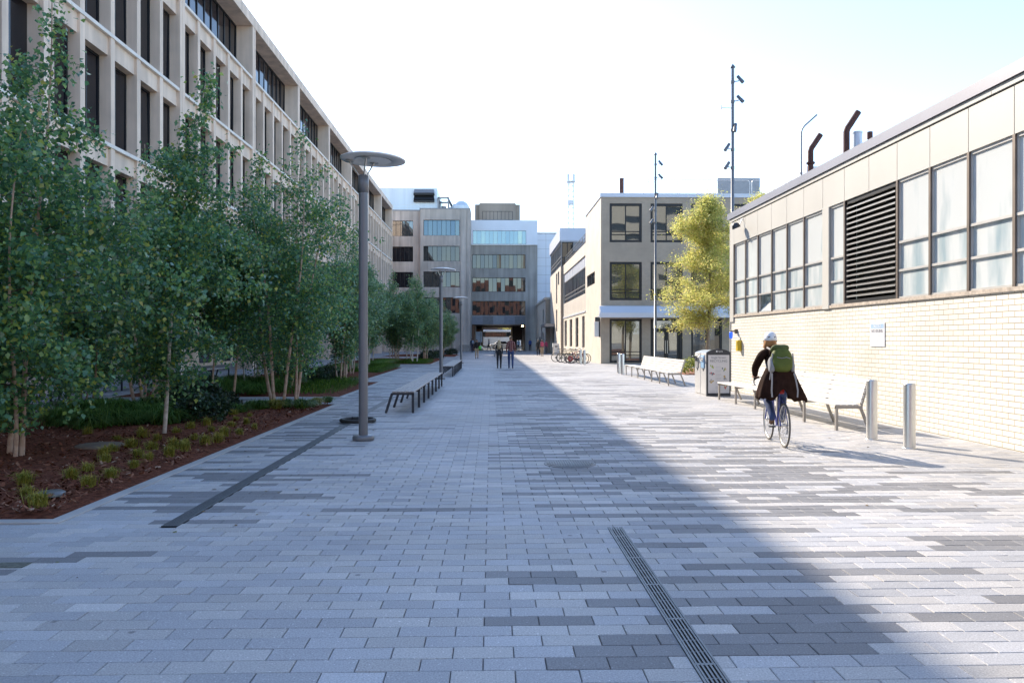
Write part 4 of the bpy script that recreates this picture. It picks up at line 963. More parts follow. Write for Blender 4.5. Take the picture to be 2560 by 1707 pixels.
m_.build('header', mat('sign_blue', (.42, .58, .78), .4), r_, local=True)
text('NOTICE', .085, (-.0068, 0, .408), (R(90), 0, R(-90)), 'white', r_)
text('NO IDLING', .092, (-.008, 0, .31), (R(90), 0, R(-90)), mat('sign_ink', (.26, .26, .29), .5), r_)
m_ = MB()
for z, n_ in ((.24, 5), (.2, 7), (.10, 8), (.06, 8)):
    for q in range(n_): m_.box(-.0062, -.0045, n_ * .027 - q * .054 - .04, n_ * .027 - q * .054, z, z + .018)
m_.build('small_print', mat('sign_faint_ink', (.62, .62, .65), .5), r_, local=True)

# drains, covers and the hose ring
def drain(x, ya, yb, w_, label, im='iron', bw=.0052):
    r_ = thing('channel_drain', label, 'drain', (x, (ya + yb) / 2, 0))
    m_ = MB(); m_.box(x - w_ / 2, x + w_ / 2, ya, yb, -.0118, -.0105); m_.build('channel', 'black', r_)
    m_ = MB(); h = w_ / 2; n_ = 6
    m_.box(x - h, x - h + .012, ya, yb, -.008, .006); m_.box(x + h - .012, x + h, ya, yb, -.008, .006)
    for k in range(1, n_): u = x - h + w_ * k / n_; m_.box(u - bw, u + bw, ya, yb, -.006, .005)
    y = ya; k = 0
    while y < yb - .01:
        m_.box(x - h + .0125, x + h - .0125, y, y + (.022 if k % 4 == 0 else .006), -.005, .0040); y += .16; k += 1
    m_.build('grating', im, r_)
drain(1.07, 2.6, 6.76, .128, 'slotted steel channel drain running towards the camera in the centre foreground')
drain(-2.80, 6.9, 22.5, .14, 'long slotted channel drain running beside the planting bed to the hose ring', mat('blue_grey_iron', (.085, .10, .115), .5, .3), .0085)
r_ = thing('manhole_cover', 'round studded manhole cover set in the paving in mid walk', 'manhole cover', (1.03, 10.25, 0))
m_ = MB(); m_.lathe([(.34, -.01), (.34, .006), (.318, .006), (.316, .0), (.31, .0), (.308, .006), (.001, .006)], n=48); m_.build('lid', 'iron', r_, local=True)
m_ = MB()
for i in range(-9, 10):
    for j in range(-9, 10):
        x, y = i * .032, j * .032
        if x * x + y * y < .29 ** 2: m_.box(x - .009, x + .009, y - .009, y + .009, .0062, .010)
m_.build('stud', 'iron', r_, local=True)
def disc(name, label, x, y, r0, z, m):
    q = MB(); q.lathe([(r0, -.03), (r0, .0), (r0 - .03, .016), (.001, .02)], (x, y, z), 28); tag(q.build(name, m, None, loc=(x, y, z)), label, 'well cover')
disc('well_cover', 'large round tan well cover lying in the mulch of the nearest bed', -5.66, 11.5, .33, .10, mat('tan_cover', (.17, .13, .10), .85, var=.2, scale=9))
disc('well_cover', 'small dark round cover near the front edge of the nearest bed', -4.42, 8.0, .13, .09, 'iron')
m_ = MB(); m_.box(-7.95, -6.55, 20.75, 21.75, .001, .007); tag(m_.build('access_plate', 'iron', None, loc=(-7.2, 21.2, 0)), 'dark rectangular access plate in the path between the first two beds', 'plate')
m_ = MB(); m_.box(-3.56, -3.34, 5.67, 5.80, .001, .005); tag(m_.build('drain_cover', mat('mossy_iron', (.10, .105, .085), .8, var=.4, scale=30), None, loc=(-3.45, 5.72, 0)), 'small mossy drain cover set among the pavers at the left', 'drain cover')
m_ = MB(); m_.torus((0, 0, .05), .32, .038, 44, 10, a0=R(-50), a1=R(285))
for a in (-50, 285, 120, 200): m_.torus((.31 * math.cos(R(a)), .31 * math.sin(R(a)), .05), .0, .043, 8, 8)
m_.tube([(.31 * math.cos(R(-75)), .31 * math.sin(R(-75)), .05), (.31 * math.cos(R(-60)), .31 * math.sin(R(-60)), .05), (.31 * math.cos(R(-48)), .31 * math.sin(R(-48)), .05)], .046, 10)
o = tag(m_.build('hose_ring', 'rubber', None, local=True), 'black ring shaped filter hose lying round the drain behind the nearest lamp', 'hose'); o.location = (-2.62, 15.5, 0)
# ------------------------------------------------------------------ trees and plants
SIGHT = (Matrix.Rotation(R(-1.52), 3, 'Z') @ Matrix.Rotation(R(89.9), 3, 'X'))
def G(px, py, z=0.):          # where a sight line of the photograph meets the ground
    d = SIGHT @ Vector(((px - 1280) / 1961, (853.5 - py) / 1961, -1)); k = (z - EYE) / d.z
    return d.x * k, d.y * k
def leaves(P, size, seed, droop=.6, asp=.8):
    """P: n leaf positions; kite shaped folded leaves hanging at random."""
    rg = np.random.default_rng(seed); n = len(P)
    s = (size * rg.uniform(.65, 1.25, n))[:, None]
    a = rg.uniform(0, 2 * math.pi, n); pit = rg.normal(-droop, .45, n)
    d = np.c_[np.cos(a) * np.cos(pit), np.sin(a) * np.cos(pit), np.sin(pit)]
    side = np.cross(d, np.array([0, 0, 1.])); side /= np.linalg.norm(side, axis=1)[:, None] + 1e-9
    up = np.cross(side, d); rl = rg.normal(0, .7, n)[:, None]
    sd = side * np.cos(rl) + up * np.sin(rl); nn = np.cross(sd, d)
    V = np.stack([P, P + d * s * .38 + sd * s * .5 * asp + nn * s * .12, P + d * s, P + d * s * .38 - sd * s * .5 * asp + nn * s * .12], 1).reshape(-1, 3)
    return V, np.arange(4 * n).reshape(-1, 4)
def birch_data(seed, H, W, stems, nleaf, lsize, z0=1.0, lean=(0, 0), lm='birch_leaf', bark='bark', spread=.5, wz=.38, tip=.6):
    """trunk mesh + crown mesh of a multi stemmed birch"""
    rd = random.Random(seed); rg = np.random.default_rng(seed); tr = MB(); pts = []; wts = []
    def env(z):
        u = (z - z0) / (H - z0)
        if u < 0 or u > 1: return 0.02
        return W * (min(1, (u + .12) / (wz + .12)) if u < wz else max(.05, 1 - ((u - wz) / (1 - wz)) ** 1.05 * (1 - .06)))
    for s in range(stems):
        a = 2 * math.pi * s / stems + rd.uniform(-.5, .5); b0 = .05 + .1 * (stems > 1); top = H * (1 if s == 0 else rd.uniform(.62, .93)); sprd = spread * (1 if s else .35) * rd.uniform(.6, 1.2)
        base = Vector((b0 * math.cos(a) * rd.uniform(.6, 1.6), b0 * math.sin(a) * rd.uniform(.6, 1.6), -.05)); line = []; n = 12; r0 = rd.uniform(.022, .036) * (1.4 if stems == 1 else 1) * H / 6
        ph = rd.uniform(0, 6)
        for i in range(n + 1):
            u = i / n; out = sprd * (u ** .8)
            line.append(base + Vector((math.cos(a) * out + lean[0] * u + .07 * math.sin(u * 5 + ph), math.sin(a) * out + lean[1] * u + .07 * math.cos(u * 4 + ph), top * u)))
        tr.tube(line, [r0 * (1 - .9 * i / n) + .004 for i in range(n + 1)], 7)
        z = z0 * rd.uniform(.7, 1.1)
        while z < top * .985:
            u = z / top; k = min(n - 1, int(u * n)); p = line[k].lerp(line[k + 1], u * n - k)
            az = rd.uniform(0, 2 * math.pi); Lb = max(.12, (env(z) * rd.uniform(.55, 1.12) - .35 * (Vector((p.x, p.y)).length if True else 0))); Lb = max(.15, Lb)
            el = rd.uniform(.25, .8) * (.4 + .6 * u) ; q = p.copy(); bl = [q.copy()]; d = Vector((math.cos(az) * math.cos(el), math.sin(az) * math.cos(el), math.sin(el)))
            m = 5
            for i in range(m):
                d = (d + Vector((rd.uniform(-.2, .2), rd.uniform(-.2, .2), -.12))).normalized(); q = q + d * Lb / m; bl.append(q.copy())
            tr.tube(bl, [max(.003, .013 * (1 - i / m) * (1.1 - u)) for i in range(m + 1)], 4, 1, caps=False)
            for i in range(1, m + 1):
                for _ in range(2 if Lb > .5 else 1):
                    c = bl[i - 1].lerp(bl[i], rd.random()); pts.append(c); wts.append((.25 + Lb) * (.5 + i / m))
                    if Lb > .45 and rd.random() < .8:      # side twigs
                        t_ = c + Vector((rd.gauss(0, .16), rd.gauss(0, .16), rd.gauss(-.08, .12))); pts.append(t_); wts.append(.25 + Lb)
            z += rd.uniform(.045, .12) * (1.35 if stems < 3 else 1.9)
        for i in range(8): pts.append(line[-1] - Vector((0, 0, i * .07))); wts.append(.2)
    C = np.array([tuple(p) for p in pts]); w_ = np.array(wts); w_ /= w_.sum()
    idx = rg.choice(len(C), nleaf, p=w_); P = C[idx] + rg.normal(0, 1, (nleaf, 3)) * np.array([.10, .10, .11]) * (.5 + lsize * 6)
    P = P[P[:, 2] > .35]
    V, F_ = leaves(P, lsize, seed + 1)
    me = np_mesh('crown', V, F_, lm)
    return tr, me, bark
def plant_tree(data, name, label, loc, rz=0., sc_=1., group=None, cat='tree'):
    tr, me, bark = data
    r_ = thing(name, label, cat, loc, rz, group); r_.scale = sc_ if isinstance(sc_, tuple) else (sc_,) * 3
    if not hasattr(tr, 'me'):
        o = tr.build('trunk', [bark, 'twig'], r_, local=True); tr.me = o.data
    else: o = bpy.data.objects.new('trunk', tr.me); col.objects.link(o); o.parent = r_
    c = bpy.data.objects.new('crown', me); col.objects.link(c); c.parent = r_
    return r_
BG = 'birches in the planting beds'
D1 = birch_data(11, 6.3, 2.35, 4, 32000, .078, .6, wz=.3, spread=.8)
D2 = birch_data(12, 6.1, 1.75, 1, 17000, .074, 1.0, lean=(.45, .1), bark='bark_white', wz=.25)
D3 = birch_data(13, 6.6, 2.2, 5, 22000, .076, 1.15, wz=.32, spread=.9)
D4 = birch_data(14, 6.4, 1.6, 2, 19000, .076, 1.3, lean=(.6, .2))
D5 = birch_data(15, 6.3, 1.8, 3, 12000, .11, 1.2, lm='far_leaf', bark='bark_white', spread=.7)
D6 = birch_data(16, 6.2, 1.7, 2, 11000, .11, 1.3, lm='far_leaf', bark='bark_white')
D7 = birch_data(17, 6.6, 1.7, 4, 13000, .11, 1.1, lm='far_leaf', bark='bark', spread=.8)
T = [
 (D1, -6.45, 10.6, .3, 1.0, 'bushy birch with two reddish stems in front, nearest to the camera at the left edge'),
 (D2, -5.5, 13.1, 0., 1.0, 'birch with a single white spotted trunk in the middle of the nearest bed'),
 (D3, -8.6, 12.6, 1.2, .95, 'dense birch at the left edge, half behind the nearest birch'),
 (D3, -7.7, 17.6, 2.1, .92, 'birch clump of thin stems rising from the sedge of the nearest bed'),
 (D1, -9.7, 18.9, 2.6, .9, 'birch at the back left corner of the nearest bed'),
 (D4, -6.45, 19.0, .1, .98, 'slender birch with twin leaning orange brown stems at the back of the nearest bed'),
 (D3, -4.85, 18.5, .0, 1.02, 'five stemmed birch at the right tip of the nearest bed'),
 (D6, -8.1, 26.7, .4, 1.0, 'pale double stemmed birch in the sedge of the second bed'),
 (D5, -8.6, 29.6, 1.9, 1.0, 'birch at the back of the second bed, left of the dark hedge'),
 (D7, -5.7, 30.0, .5, .92, 'small forked birch at the far right tip of the second bed'),
 (D1, -6.6, 25.3, 4.0, .92, 'birch rising from the middle of the second bed'),
 (D7, -10.6, 25.5, 2.2, 1.03, 'birch at the left end of the second bed'),
 (D5, -7.1, 45.3, .8, .98, 'birch on the lawn at the far end of the third bed'),
 (D7, -6.5, 36.2, 3.5, .95, 'birch at the near right corner of the third bed'),
 (D6, -9., 35.5, .6, 1.04, 'birch at the near left of the third bed'),
 (D5, -6.9, 40.6, 2.6, 1.0, 'birch halfway along the third bed'),
 (D7, -10, 42, 1., 1.08, 'birch at the back left of the third bed'),
 (D5, -5.3, 54.1, .1, .98, 'white stemmed birch at the front right corner of the fourth bed'),
 (D6, -6.0, 57.6, 1.1, 1.02, 'white stemmed birch second from the front in the fourth bed'),
 (D7, -7., 57.8, 2., 1.04, 'birch third from the front in the fourth bed'),
 (D5, -8.4, 55.0, 3., 1.0, 'birch at the front left of the fourth bed'),
 (D7, -5.2, 62.2, 4., .98, 'many stemmed birch halfway along the fourth bed'),
 (D6, -5.1, 68.4, 5., .96, 'birch at the far right end of the fourth bed'),
 (D5, -8., 64., 2.2, 1.05, 'birch at the back of the fourth bed'),
 (D7, -4.9, 79, 1.3, .86, 'birch at the near end of the farthest bed'),
 (D5, -4.6, 85, 2.8, .80, 'small round birch at the far end of the farthest bed'),
 (D6, -7.4, 82, .2, .95, 'birch at the back of the farthest bed, nearly hidden'),
]
for d_, x, y, rz, s_, lab in T: plant_tree(d_, 'birch_tree', lab, (x, y, .04), rz, s_, BG)

def locust(seed, H, W, nleaf, lsize, z0):
    rd = random.Random(seed); rg = np.random.default_rng(seed); tr = MB(); pts = []
    line = [Vector((.08 * math.sin(i * .7), .06 * math.cos(i), H * .97 * i / 14)) for i in range(15)]
    tr.tube(line, [.115 * (1 - .93 * i / 14) + .006 for i in range(15)], 10)
    z = z0
    while z < H * .97:
        u = (z - z0) / (H - z0); k = min(13, int(z / (H * .97) * 14)); p = line[k].lerp(line[k + 1], z / (H * .97) * 14 - k)
        az = rd.uniform(0, 6.28); Lb = W * rd.uniform(.55, 1.1) * (min(1, u * 1.6 + .72) if u < .4 else max(.12, 1 - ((u - .4) / .6) ** 1.5)); el = rd.uniform(.15, .7)
        d = Vector((math.cos(az) * math.cos(el), math.sin(az) * math.cos(el), math.sin(el))); q = p.copy(); bl = [q.copy()]
        for i in range(6):
            d = (d + Vector((rd.uniform(-.22, .22), rd.uniform(-.22, .22), -.08))).normalized(); q = q + d * Lb / 6; bl.append(q.copy())
        tr.tube(bl, [max(.005, .035 * (1 - i / 6) * (1.1 - u)) for i in range(7)], 5, caps=False)
        for i in range(1, 7):
            for _ in range(3):
                c = bl[i - 1].lerp(bl[i], rd.random()); pts.append(c)
                t_ = c + Vector((rd.gauss(0, .28), rd.gauss(0, .28), rd.gauss(0, .2))); pts.append(t_)
                if rd.random() < .4: tr.tube([c, t_], .006, 3, caps=False)
        z += rd.uniform(.08, .2)
    C = np.array([tuple(p) for p in pts]); nc = len(C)
    # clumpy: some twigs carry many leaves, some few
    w_ = rg.gamma(2., 1, nc); w_ /= w_.sum()
    P = C[rg.choice(nc, nleaf, p=w_)] + rg.normal(0, .17, (nleaf, 3))
    V, F_ = leaves(P, lsize, seed + 3, droop=.35, asp=.55)
    return tr, np_mesh('crown', V, F_, 'locust_leaf'), 'bark_grey'
HL = locust(31, 9.3, 3.0, 44000, .105, 2.4)
plant_tree(HL, 'locust_tree', 'yellow green honey locust tree in the sun between the bin and the tan brick building', (11.6, 41.5, 0), 2.4, (1, 1, 1))
plant_tree(HL, 'locust_tree', 'autumn yellow tree partly hidden behind the brick building roof corner', (15.6, 45, 0), 2.2, (.95, .95, 1.08))
HL2 = locust(37, 8.4, 2.0, 2600, .13, 3.)
plant_tree(HL2, 'locust_tree', 'tree whose twigs just show above the brick building roof edge on the right', (17.5, 33.5, 0), 3.3, (.9, .9, 1.22))
plant_tree(HL, 'locust_tree', 'bright yellow street tree beyond the passage above the white coach', (4.6, 158, 0), 1., (1.1, 1.1, .85))

# dark shrubs, sedge mounds and tufts
def shrub_mesh(seed, r, h, n, ls, m):
    rg = np.random.default_rng(seed); v = rg.normal(0, 1, (n, 3)); v /= np.linalg.norm(v, axis=1)[:, None]; v[:, 2] = np.abs(v[:, 2])
    rad = rg.uniform(.45, 1.0, (n, 1)) ** .5 * (1 + .22 * np.sin(v[:, :1] * 7 + seed) * np.cos(v[:, 1:2] * 6))
    V, F_ = leaves(v * rad * np.array([r, r, h]) + np.array([0, 0, .03]), ls, seed, droop=-.5, asp=.6)
    return np_mesh('shrub', V, F_, m)
def clump_mesh(seed, r, h, n, m, arch=.6, wdt=.006):
    rg = np.random.default_rng(seed); V = []; a = rg.uniform(0, 2 * math.pi, n); Ln = h * rg.uniform(.6, 1.25, n); out = rg.uniform(.15, 1.0, n) * arch
    b = np.c_[rg.normal(0, r * .28, n), rg.normal(0, r * .28, n), np.zeros(n)]
    dr = np.c_[np.cos(a), np.sin(a), np.zeros(n)]; sd = np.c_[-np.sin(a), np.cos(a), np.zeros(n)] * wdt
    p0 = b; p1 = b + dr * (out * Ln * .35)[:, None] + np.c_[np.zeros((n, 2)), Ln * .62]; p2 = b + dr * (out * Ln)[:, None] + np.c_[np.zeros((n, 2)), Ln * (.95 - .55 * out)]
    V = np.stack([p0 - sd, p0 + sd, p1 + sd, p1 - sd, p2 + sd * .3, p2 - sd * .3], 1).reshape(-1, 3)
    i = np.arange(n)[:, None] * 6; F_ = np.concatenate([i + np.array([[0, 1, 2, 3]]), i + np.array([[3, 2, 4, 5]])])
    return np_mesh('clump', V, F_, m)
SH = [shrub_mesh(50 + i, .55, .52, 1500, .085, 'shrub_leaf') for i in range(3)]
def put(me, name, label, cat, x, y, z=.06, s=1., rz=0., group=None):
    o = bpy.data.objects.new(name, me); col.objects.link(o); o.location = (x, y, z); o.rotation_euler = (0, 0, rz); o.scale = (s, s, s * random.uniform(.85, 1.15)); return tag(o, label, cat, group)
rd = random.Random(2)
for i, (px, py) in enumerate([(455, 1040), (495, 1062), (535, 1045), (560, 1030), (465, 1012), (510, 1020)]):
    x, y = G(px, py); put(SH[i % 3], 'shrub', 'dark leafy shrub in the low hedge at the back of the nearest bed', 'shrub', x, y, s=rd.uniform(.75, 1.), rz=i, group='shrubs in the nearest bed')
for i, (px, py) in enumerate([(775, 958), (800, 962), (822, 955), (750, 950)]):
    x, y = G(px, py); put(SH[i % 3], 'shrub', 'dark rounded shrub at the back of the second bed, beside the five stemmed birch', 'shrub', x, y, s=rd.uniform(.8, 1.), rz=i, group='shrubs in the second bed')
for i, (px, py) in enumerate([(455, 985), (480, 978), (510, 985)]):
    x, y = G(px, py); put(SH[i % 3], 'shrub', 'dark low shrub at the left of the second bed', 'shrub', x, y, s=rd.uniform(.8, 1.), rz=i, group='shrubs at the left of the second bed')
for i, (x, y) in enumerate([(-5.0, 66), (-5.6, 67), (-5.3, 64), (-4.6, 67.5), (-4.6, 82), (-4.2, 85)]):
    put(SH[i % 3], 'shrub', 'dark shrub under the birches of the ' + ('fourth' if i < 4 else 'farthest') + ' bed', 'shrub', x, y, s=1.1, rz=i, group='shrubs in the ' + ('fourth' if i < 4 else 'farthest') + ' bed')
SG = [clump_mesh(60 + i, .36, .42, 900, 'grass', 1.4, .005) for i in range(3)]
k = 0
for px, py in [(170, 1050), (205, 1062), (245, 1052), (285, 1060), (225, 1082), (200, 1045), (265, 1076), (320, 1052), (330, 1072), (360, 1060), (300, 1040), (390, 1062), (385, 1040), (420, 1050), (415, 1070), (150, 1075), (245, 1040), (345, 1045)]:
    x, y = G(px, py); put(SG[k % 3], 'sedge_clump', 'dark green arching sedge clump in the mass behind the white trunked birch', 'grass clump', x, y, s=rd.uniform(.85, 1.15), rz=k, group='sedge clumps in the nearest bed'); k += 1
for px, py in [(520, 985), (560, 980), (600, 985), (650, 978), (640, 990), (690, 985), (680, 972), (580, 970), (540, 975), (470, 992), (440, 990), (610, 965), (720, 968), (560, 990), (500, 972)]:
    x, y = G(px, py); put(SG[k % 3], 'sedge_clump', 'dark green sedge clump in the second bed behind the path', 'grass clump', x, y, s=rd.uniform(.9, 1.2), rz=k, group='sedge clumps in the second bed'); k += 1
GB = [clump_mesh(70 + i, .2, .32, 420, 'tuft', 1.35) for i in range(2)]; GG = [clump_mesh(75 + i, .22, .34, 520, 'grass', 1.35) for i in range(2)]
for px, py in [(600, 1040), (630, 1030), (650, 1032), (668, 1028), (690, 1030), (715, 1025), (752, 1028), (775, 1024), (792, 1017), (818, 1012), (585, 1035)]:
    x, y = G(px, py); put((GB if rd.random() < .45 else GG)[k % 2], 'sedge_clump', 'bright green sedge clump along the back edge of the nearest bed', 'grass clump', x, y, s=rd.uniform(.6, .85), rz=k, group='bright sedge clumps at the back edge'); k += 1
TF = [clump_mesh(80 + i, .10, .15, 190, 'tuft', .85, .003) for i in range(3)]
for zx, zy in [(140, 1400), (150, 1465), (215, 1530), (398, 1370), (490, 1325), (495, 1415), (625, 1360), (585, 1235), (590, 1275), (750, 1305), (630, 1210), (735, 1190), (775, 1245), (835, 1262), (850, 1200), (950, 1238), (795, 1130), (880, 1148), (1035, 1205), (1090, 1137), (1150, 1167), (1185, 1096), (985, 1110), (970, 1195), (1040, 1165), (1070, 1080), (1160, 1062), (1320, 1030), (1295, 1066), (1255, 1120), (1340, 1110), (1225, 1155), (1400, 1010), (1380, 1050), (655, 1150), (490, 1115), (1425, 1080), (1310, 1000)]:
    x, y = G(zx / 2.24, 600 + zy / 2.24); put(TF[k % 3], 'grass_tuft', 'small yellow green grass tuft in the bare red brown mulch of the nearest bed', 'grass tuft', x, y, s=rd.uniform(.75, 1.2), rz=k, group='grass tufts in the mulch'); k += 1
def lawn(n, area, seed, label):
    rg = np.random.default_rng(seed); a, b_, c, d = area
    base = clump_mesh(seed, .1, .25, n, 'grass', .8, .012)
    co = np.empty(n * 18); base.vertices.foreach_get('co', co); co = co.reshape(n, 6, 3); off = np.c_[rg.uniform(a, b_, n), rg.uniform(c, d, n), np.full(n, .05)]
    base.vertices.foreach_set('co', (co + off[:, None, :]).ravel()); base.update(); base.name = 'grass'
    o = bpy.data.objects.new('grass', base); col.objects.link(o); tag(o, label, 'grass', kind='stuff')
lawn(7000, (-9.5, -5.3, 38, 46.2), 90, 'green grass growing along the third bed'); lawn(6000, (-9, -4.2, 52.6, 58), 91, 'green grass along the front of the fourth bed'); lawn(3000, (-9, -4.6, 23, 29.5), 92, 'low grass between the sedge of the second bed')
rg = np.random.default_rng(12); n = 150
Pf = np.c_[np.concatenate([rg.uniform(-4.1, -2, 70), rg.uniform(-4, 7, 50), rg.uniform(5.5, 7.6, 30)]), np.concatenate([rg.uniform(5, 24, 70), rg.uniform(4, 30, 50), rg.uniform(12, 30, 30)]), np.full(n, .008)]
V, F_ = leaves(Pf, .05, 4, droop=.0); V[:, 2] = .006 + np.abs(V[:, 2] - .008) * .25
o = bpy.data.objects.new('fallen_leaves', np_mesh('fallen_leaves', V, F_, 'fallen')); col.objects.link(o); tag(o, 'a few fallen leaves scattered on the paving', 'leaves', kind='stuff')
# sunlit planting spot on the right
m_ = MB(); m_.box(9.0, 13.2, 36.2, 44.5, .004, .03); struct(m_.build('mulch_soil', mat('red_mulch', (.22, .09, .05), .95, scale=12, var=.4)))
BU = shrub_mesh(55, .45, .8, 700, .11, 'bush_leaf'); put(BU, 'shrub', 'small yellow green bush behind the recycling bin', 'shrub', 9.5, 37.1, .03)

# ------------------------------------------------------------------ bicycles
def bicycle(label, frame_c, group=None, basket=False, loc=(0, 0, 0), rz=0., lean=0., tyre='rubber', disc_c=None):
    """origin under the rear axle, +y forward"""
    r_ = thing('bicycle', label, 'bicycle', loc, rz, group); r_.rotation_euler = (0, lean, rz)
    Rr = .335
    for k, y in enumerate((0, .98)):
        m_ = MB(); m_.torus((0, y, Rr), Rr - .012, .015 if group is None else .021, 36, 8, axis='X'); wo = m_.build('wheel', tyre, r_, local=True)
        m_ = MB(); m_.torus((0, y, Rr), Rr - .035, .010, 36, 6, axis='X'); m_.build('rim', 'steel' if group is None else 'grey_metal', wo, local=True)
        m_ = MB()
        for j in range(28):
            a = 2 * math.pi * j / 28; e = .022 * (1 if j % 2 else -1); a2 = a + (.5 if (j // 2) % 2 else -.5)
            m_.bar((e, y + .03 * math.cos(a2), Rr + .03 * math.sin(a2)), (0, y + (Rr - .04) * math.cos(a), Rr + (Rr - .04) * math.sin(a)), .0028)
        m_.lathe([(.02, -.04), (.03, -.03), (.018, -.015), (.018, .015), (.03, .03), (.02, .04)], (0, y, Rr), 12, axis='X'); m_.build('spoke', 'steel', wo, local=True)
        if disc_c and k == 0:
            m_ = MB(); m_.lathe([(.02, 0), (.20, .0), (.20, .006), (.02, .006)], (0.0, y, Rr), 20, axis='X'); m_.build('wheel_cover', disc_c, wo, local=True)
    BBk = Vector((0, .43, .29)); ST = Vector((0, .29, .80)); HT = Vector((0, .80, .83)); HB = Vector((0, .84, .70)); m_ = MB()
    for a, b_, rr in ((BBk, ST, .016), (ST, HT, .015), (BBk, HB, .018), (HB, HT, .02)): m_.tube([a, b_], rr, 8)
    for s in (-.055, .055):
        m_.tube([(s * .6, .41, .29), (s, .2, .31), (s, 0, Rr)], .009, 6); m_.tube([(s * .3, .30, .76), (s, .16, .58), (s, 0, Rr)], .008, 6); m_.tube([(s * .8, .845, .68), (s, .87, .55), (s, .98, Rr)], .011, 6)
    m_.tube([(-.055, .845, .69), (.055, .845, .69)], .014, 6); m_.build('frame', frame_c, r_, local=True)
    m_ = MB(); m_.tube([ST, (0, .255, .93)], .013, 8); m_.build('seat_post', 'steel', r_, local=True)
    m_ = MB(); vv = []
    for y, wd, z in ((.12, .0, .925), (.13, .065, .94), (.18, .075, .955), (.25, .05, .95), (.33, .022, .947), (.40, .016, .94), (.41, .0, .93)):
        for j in range(8):
            a = 2 * math.pi * j / 8; vv.append((wd * math.cos(a), y, z + .022 * math.sin(a)))
    m_.add(vv, [(i*8 + j, i*8 + (j+1) % 8, (i+1)*8 + (j+1) % 8, (i+1)*8 + j) for i in range(6) for j in range(8)], 0, True); m_.build('saddle', 'rubber', r_, local=True)
    m_ = MB(); m_.tube([HT, (0, .775, .95), (0, .80, 1.0)], .013, 8)
    m_.tube([(-.29, .68, 1.01), (-.2, .73, 1.03), (-.1, .80, 1.01), (.1, .80, 1.01), (.2, .73, 1.03), (.29, .68, 1.01)], .011, 8); ho = m_.build('handlebar', 'steel', r_, local=True)
    m_ = MB()
    for s in (-1, 1): m_.tube([(s * .30, .67, 1.005), (s * .21, .725, 1.028)], .017, 8); m_.bar((s * .22, .76, 1.02), (s * .29, .77, .96), .012)
    m_.build('grip', 'rubber', ho, local=True)
    m_ = MB(); m_.lathe([(.03, .03), (.09, .032), (.095, .036), (.09, .04), (.03, .042)], (0, .43, .29), 20, axis='X')
    for s in (1, -1): m_.bar((s * .06, .43, .29), (s * .065, .43 + s * .17, .29), .02, .012); m_.box(s * .12 - .045, s * .12 + .045, .43 + s * .17 - .04, .43 + s * .17 + .04, .28, .30)
    m_.build('crank', 'charcoal', r_, local=True)
    m_ = MB(); m_.tube([(.045, .43, .385), (.04, 0, Rr + .05)], .004, 4); m_.tube([(.045, .43, .20), (.04, .03, .2), (.04, .0, .28)], .004, 4); m_.lathe([(.01, .03), (.05, .032), (.05, .045), (.01, .047)], (0, 0, Rr), 14, axis='X'); m_.bar((.05, .0, .31), (.055, .03, .2), .018); m_.build('chain', 'grey_metal', r_, local=True)
    if basket:
        m_ = MB()
        for z in (.82, .90, .98): m_.tube([(-.14, .86, z), (.14, .86, z), (.15, 1.08, z), (-.15, 1.08, z), (-.14, .86, z)], .005, 4)
        for j in range(8): m_.bar((-.14 + .04 * j, .86, .82), (-.14 + .04 * j, .86, .98), .005); m_.bar((-.14 + .04 * j, 1.08, .82), (-.14 + .04 * j, 1.08, .98), .005); m_.bar((-.14 + .04 * j, .86, .82), (-.14 + .04 * j, 1.08, .82), .005)
        m_.build('basket', 'charcoal', r_, local=True)
    return r_
cols = {k: mat(k, c, .35, .2, var=.05, coat=.4) for k, c in dict(red_bike=(.35, .04, .03), black_bike=(.02, .02, .022), blue_bike=(.04, .06, .30), green_bike=(.12, .2, .05), grey_bike=(.3, .3, .32), purple_bike=(.22, .05, .2), yellow_bike=(.4, .3, .06)).items()}
BK = [('black_bike', 5.10, 58.3, 'black parked bicycle farthest back in the row'), ('grey_bike', 5.45, 57.5, 'grey parked bicycle second from the back of the row'), ('green_bike', 5.35, 56.8, 'green parked bicycle with a basket in the middle of the row'),
      ('purple_bike', 5.85, 56.1, 'purple parked bicycle in the middle of the row'), ('yellow_bike', 5.55, 55.4, 'yellow brown parked bicycle third from the front'), ('blue_bike', 6.0, 54.8, 'blue parked bicycle second from the front of the row'), ('red_bike', 5.78, 54.2, 'red parked bicycle with red wheel covers at the front of the row')]
for i, (c_, x, y, lab) in enumerate(BK): bicycle(lab, c_ if False else cols[c_], 'bicycles parked by the bollard', i == 2, (x - .3, y, 0), R(-90 + (-12, 8, -5, 10, -8, 4, 6)[i]), R((4, -5, 3, -4, 5, -3, 3)[i]), disc_c=cols['red_bike'] if i == 6 else None)
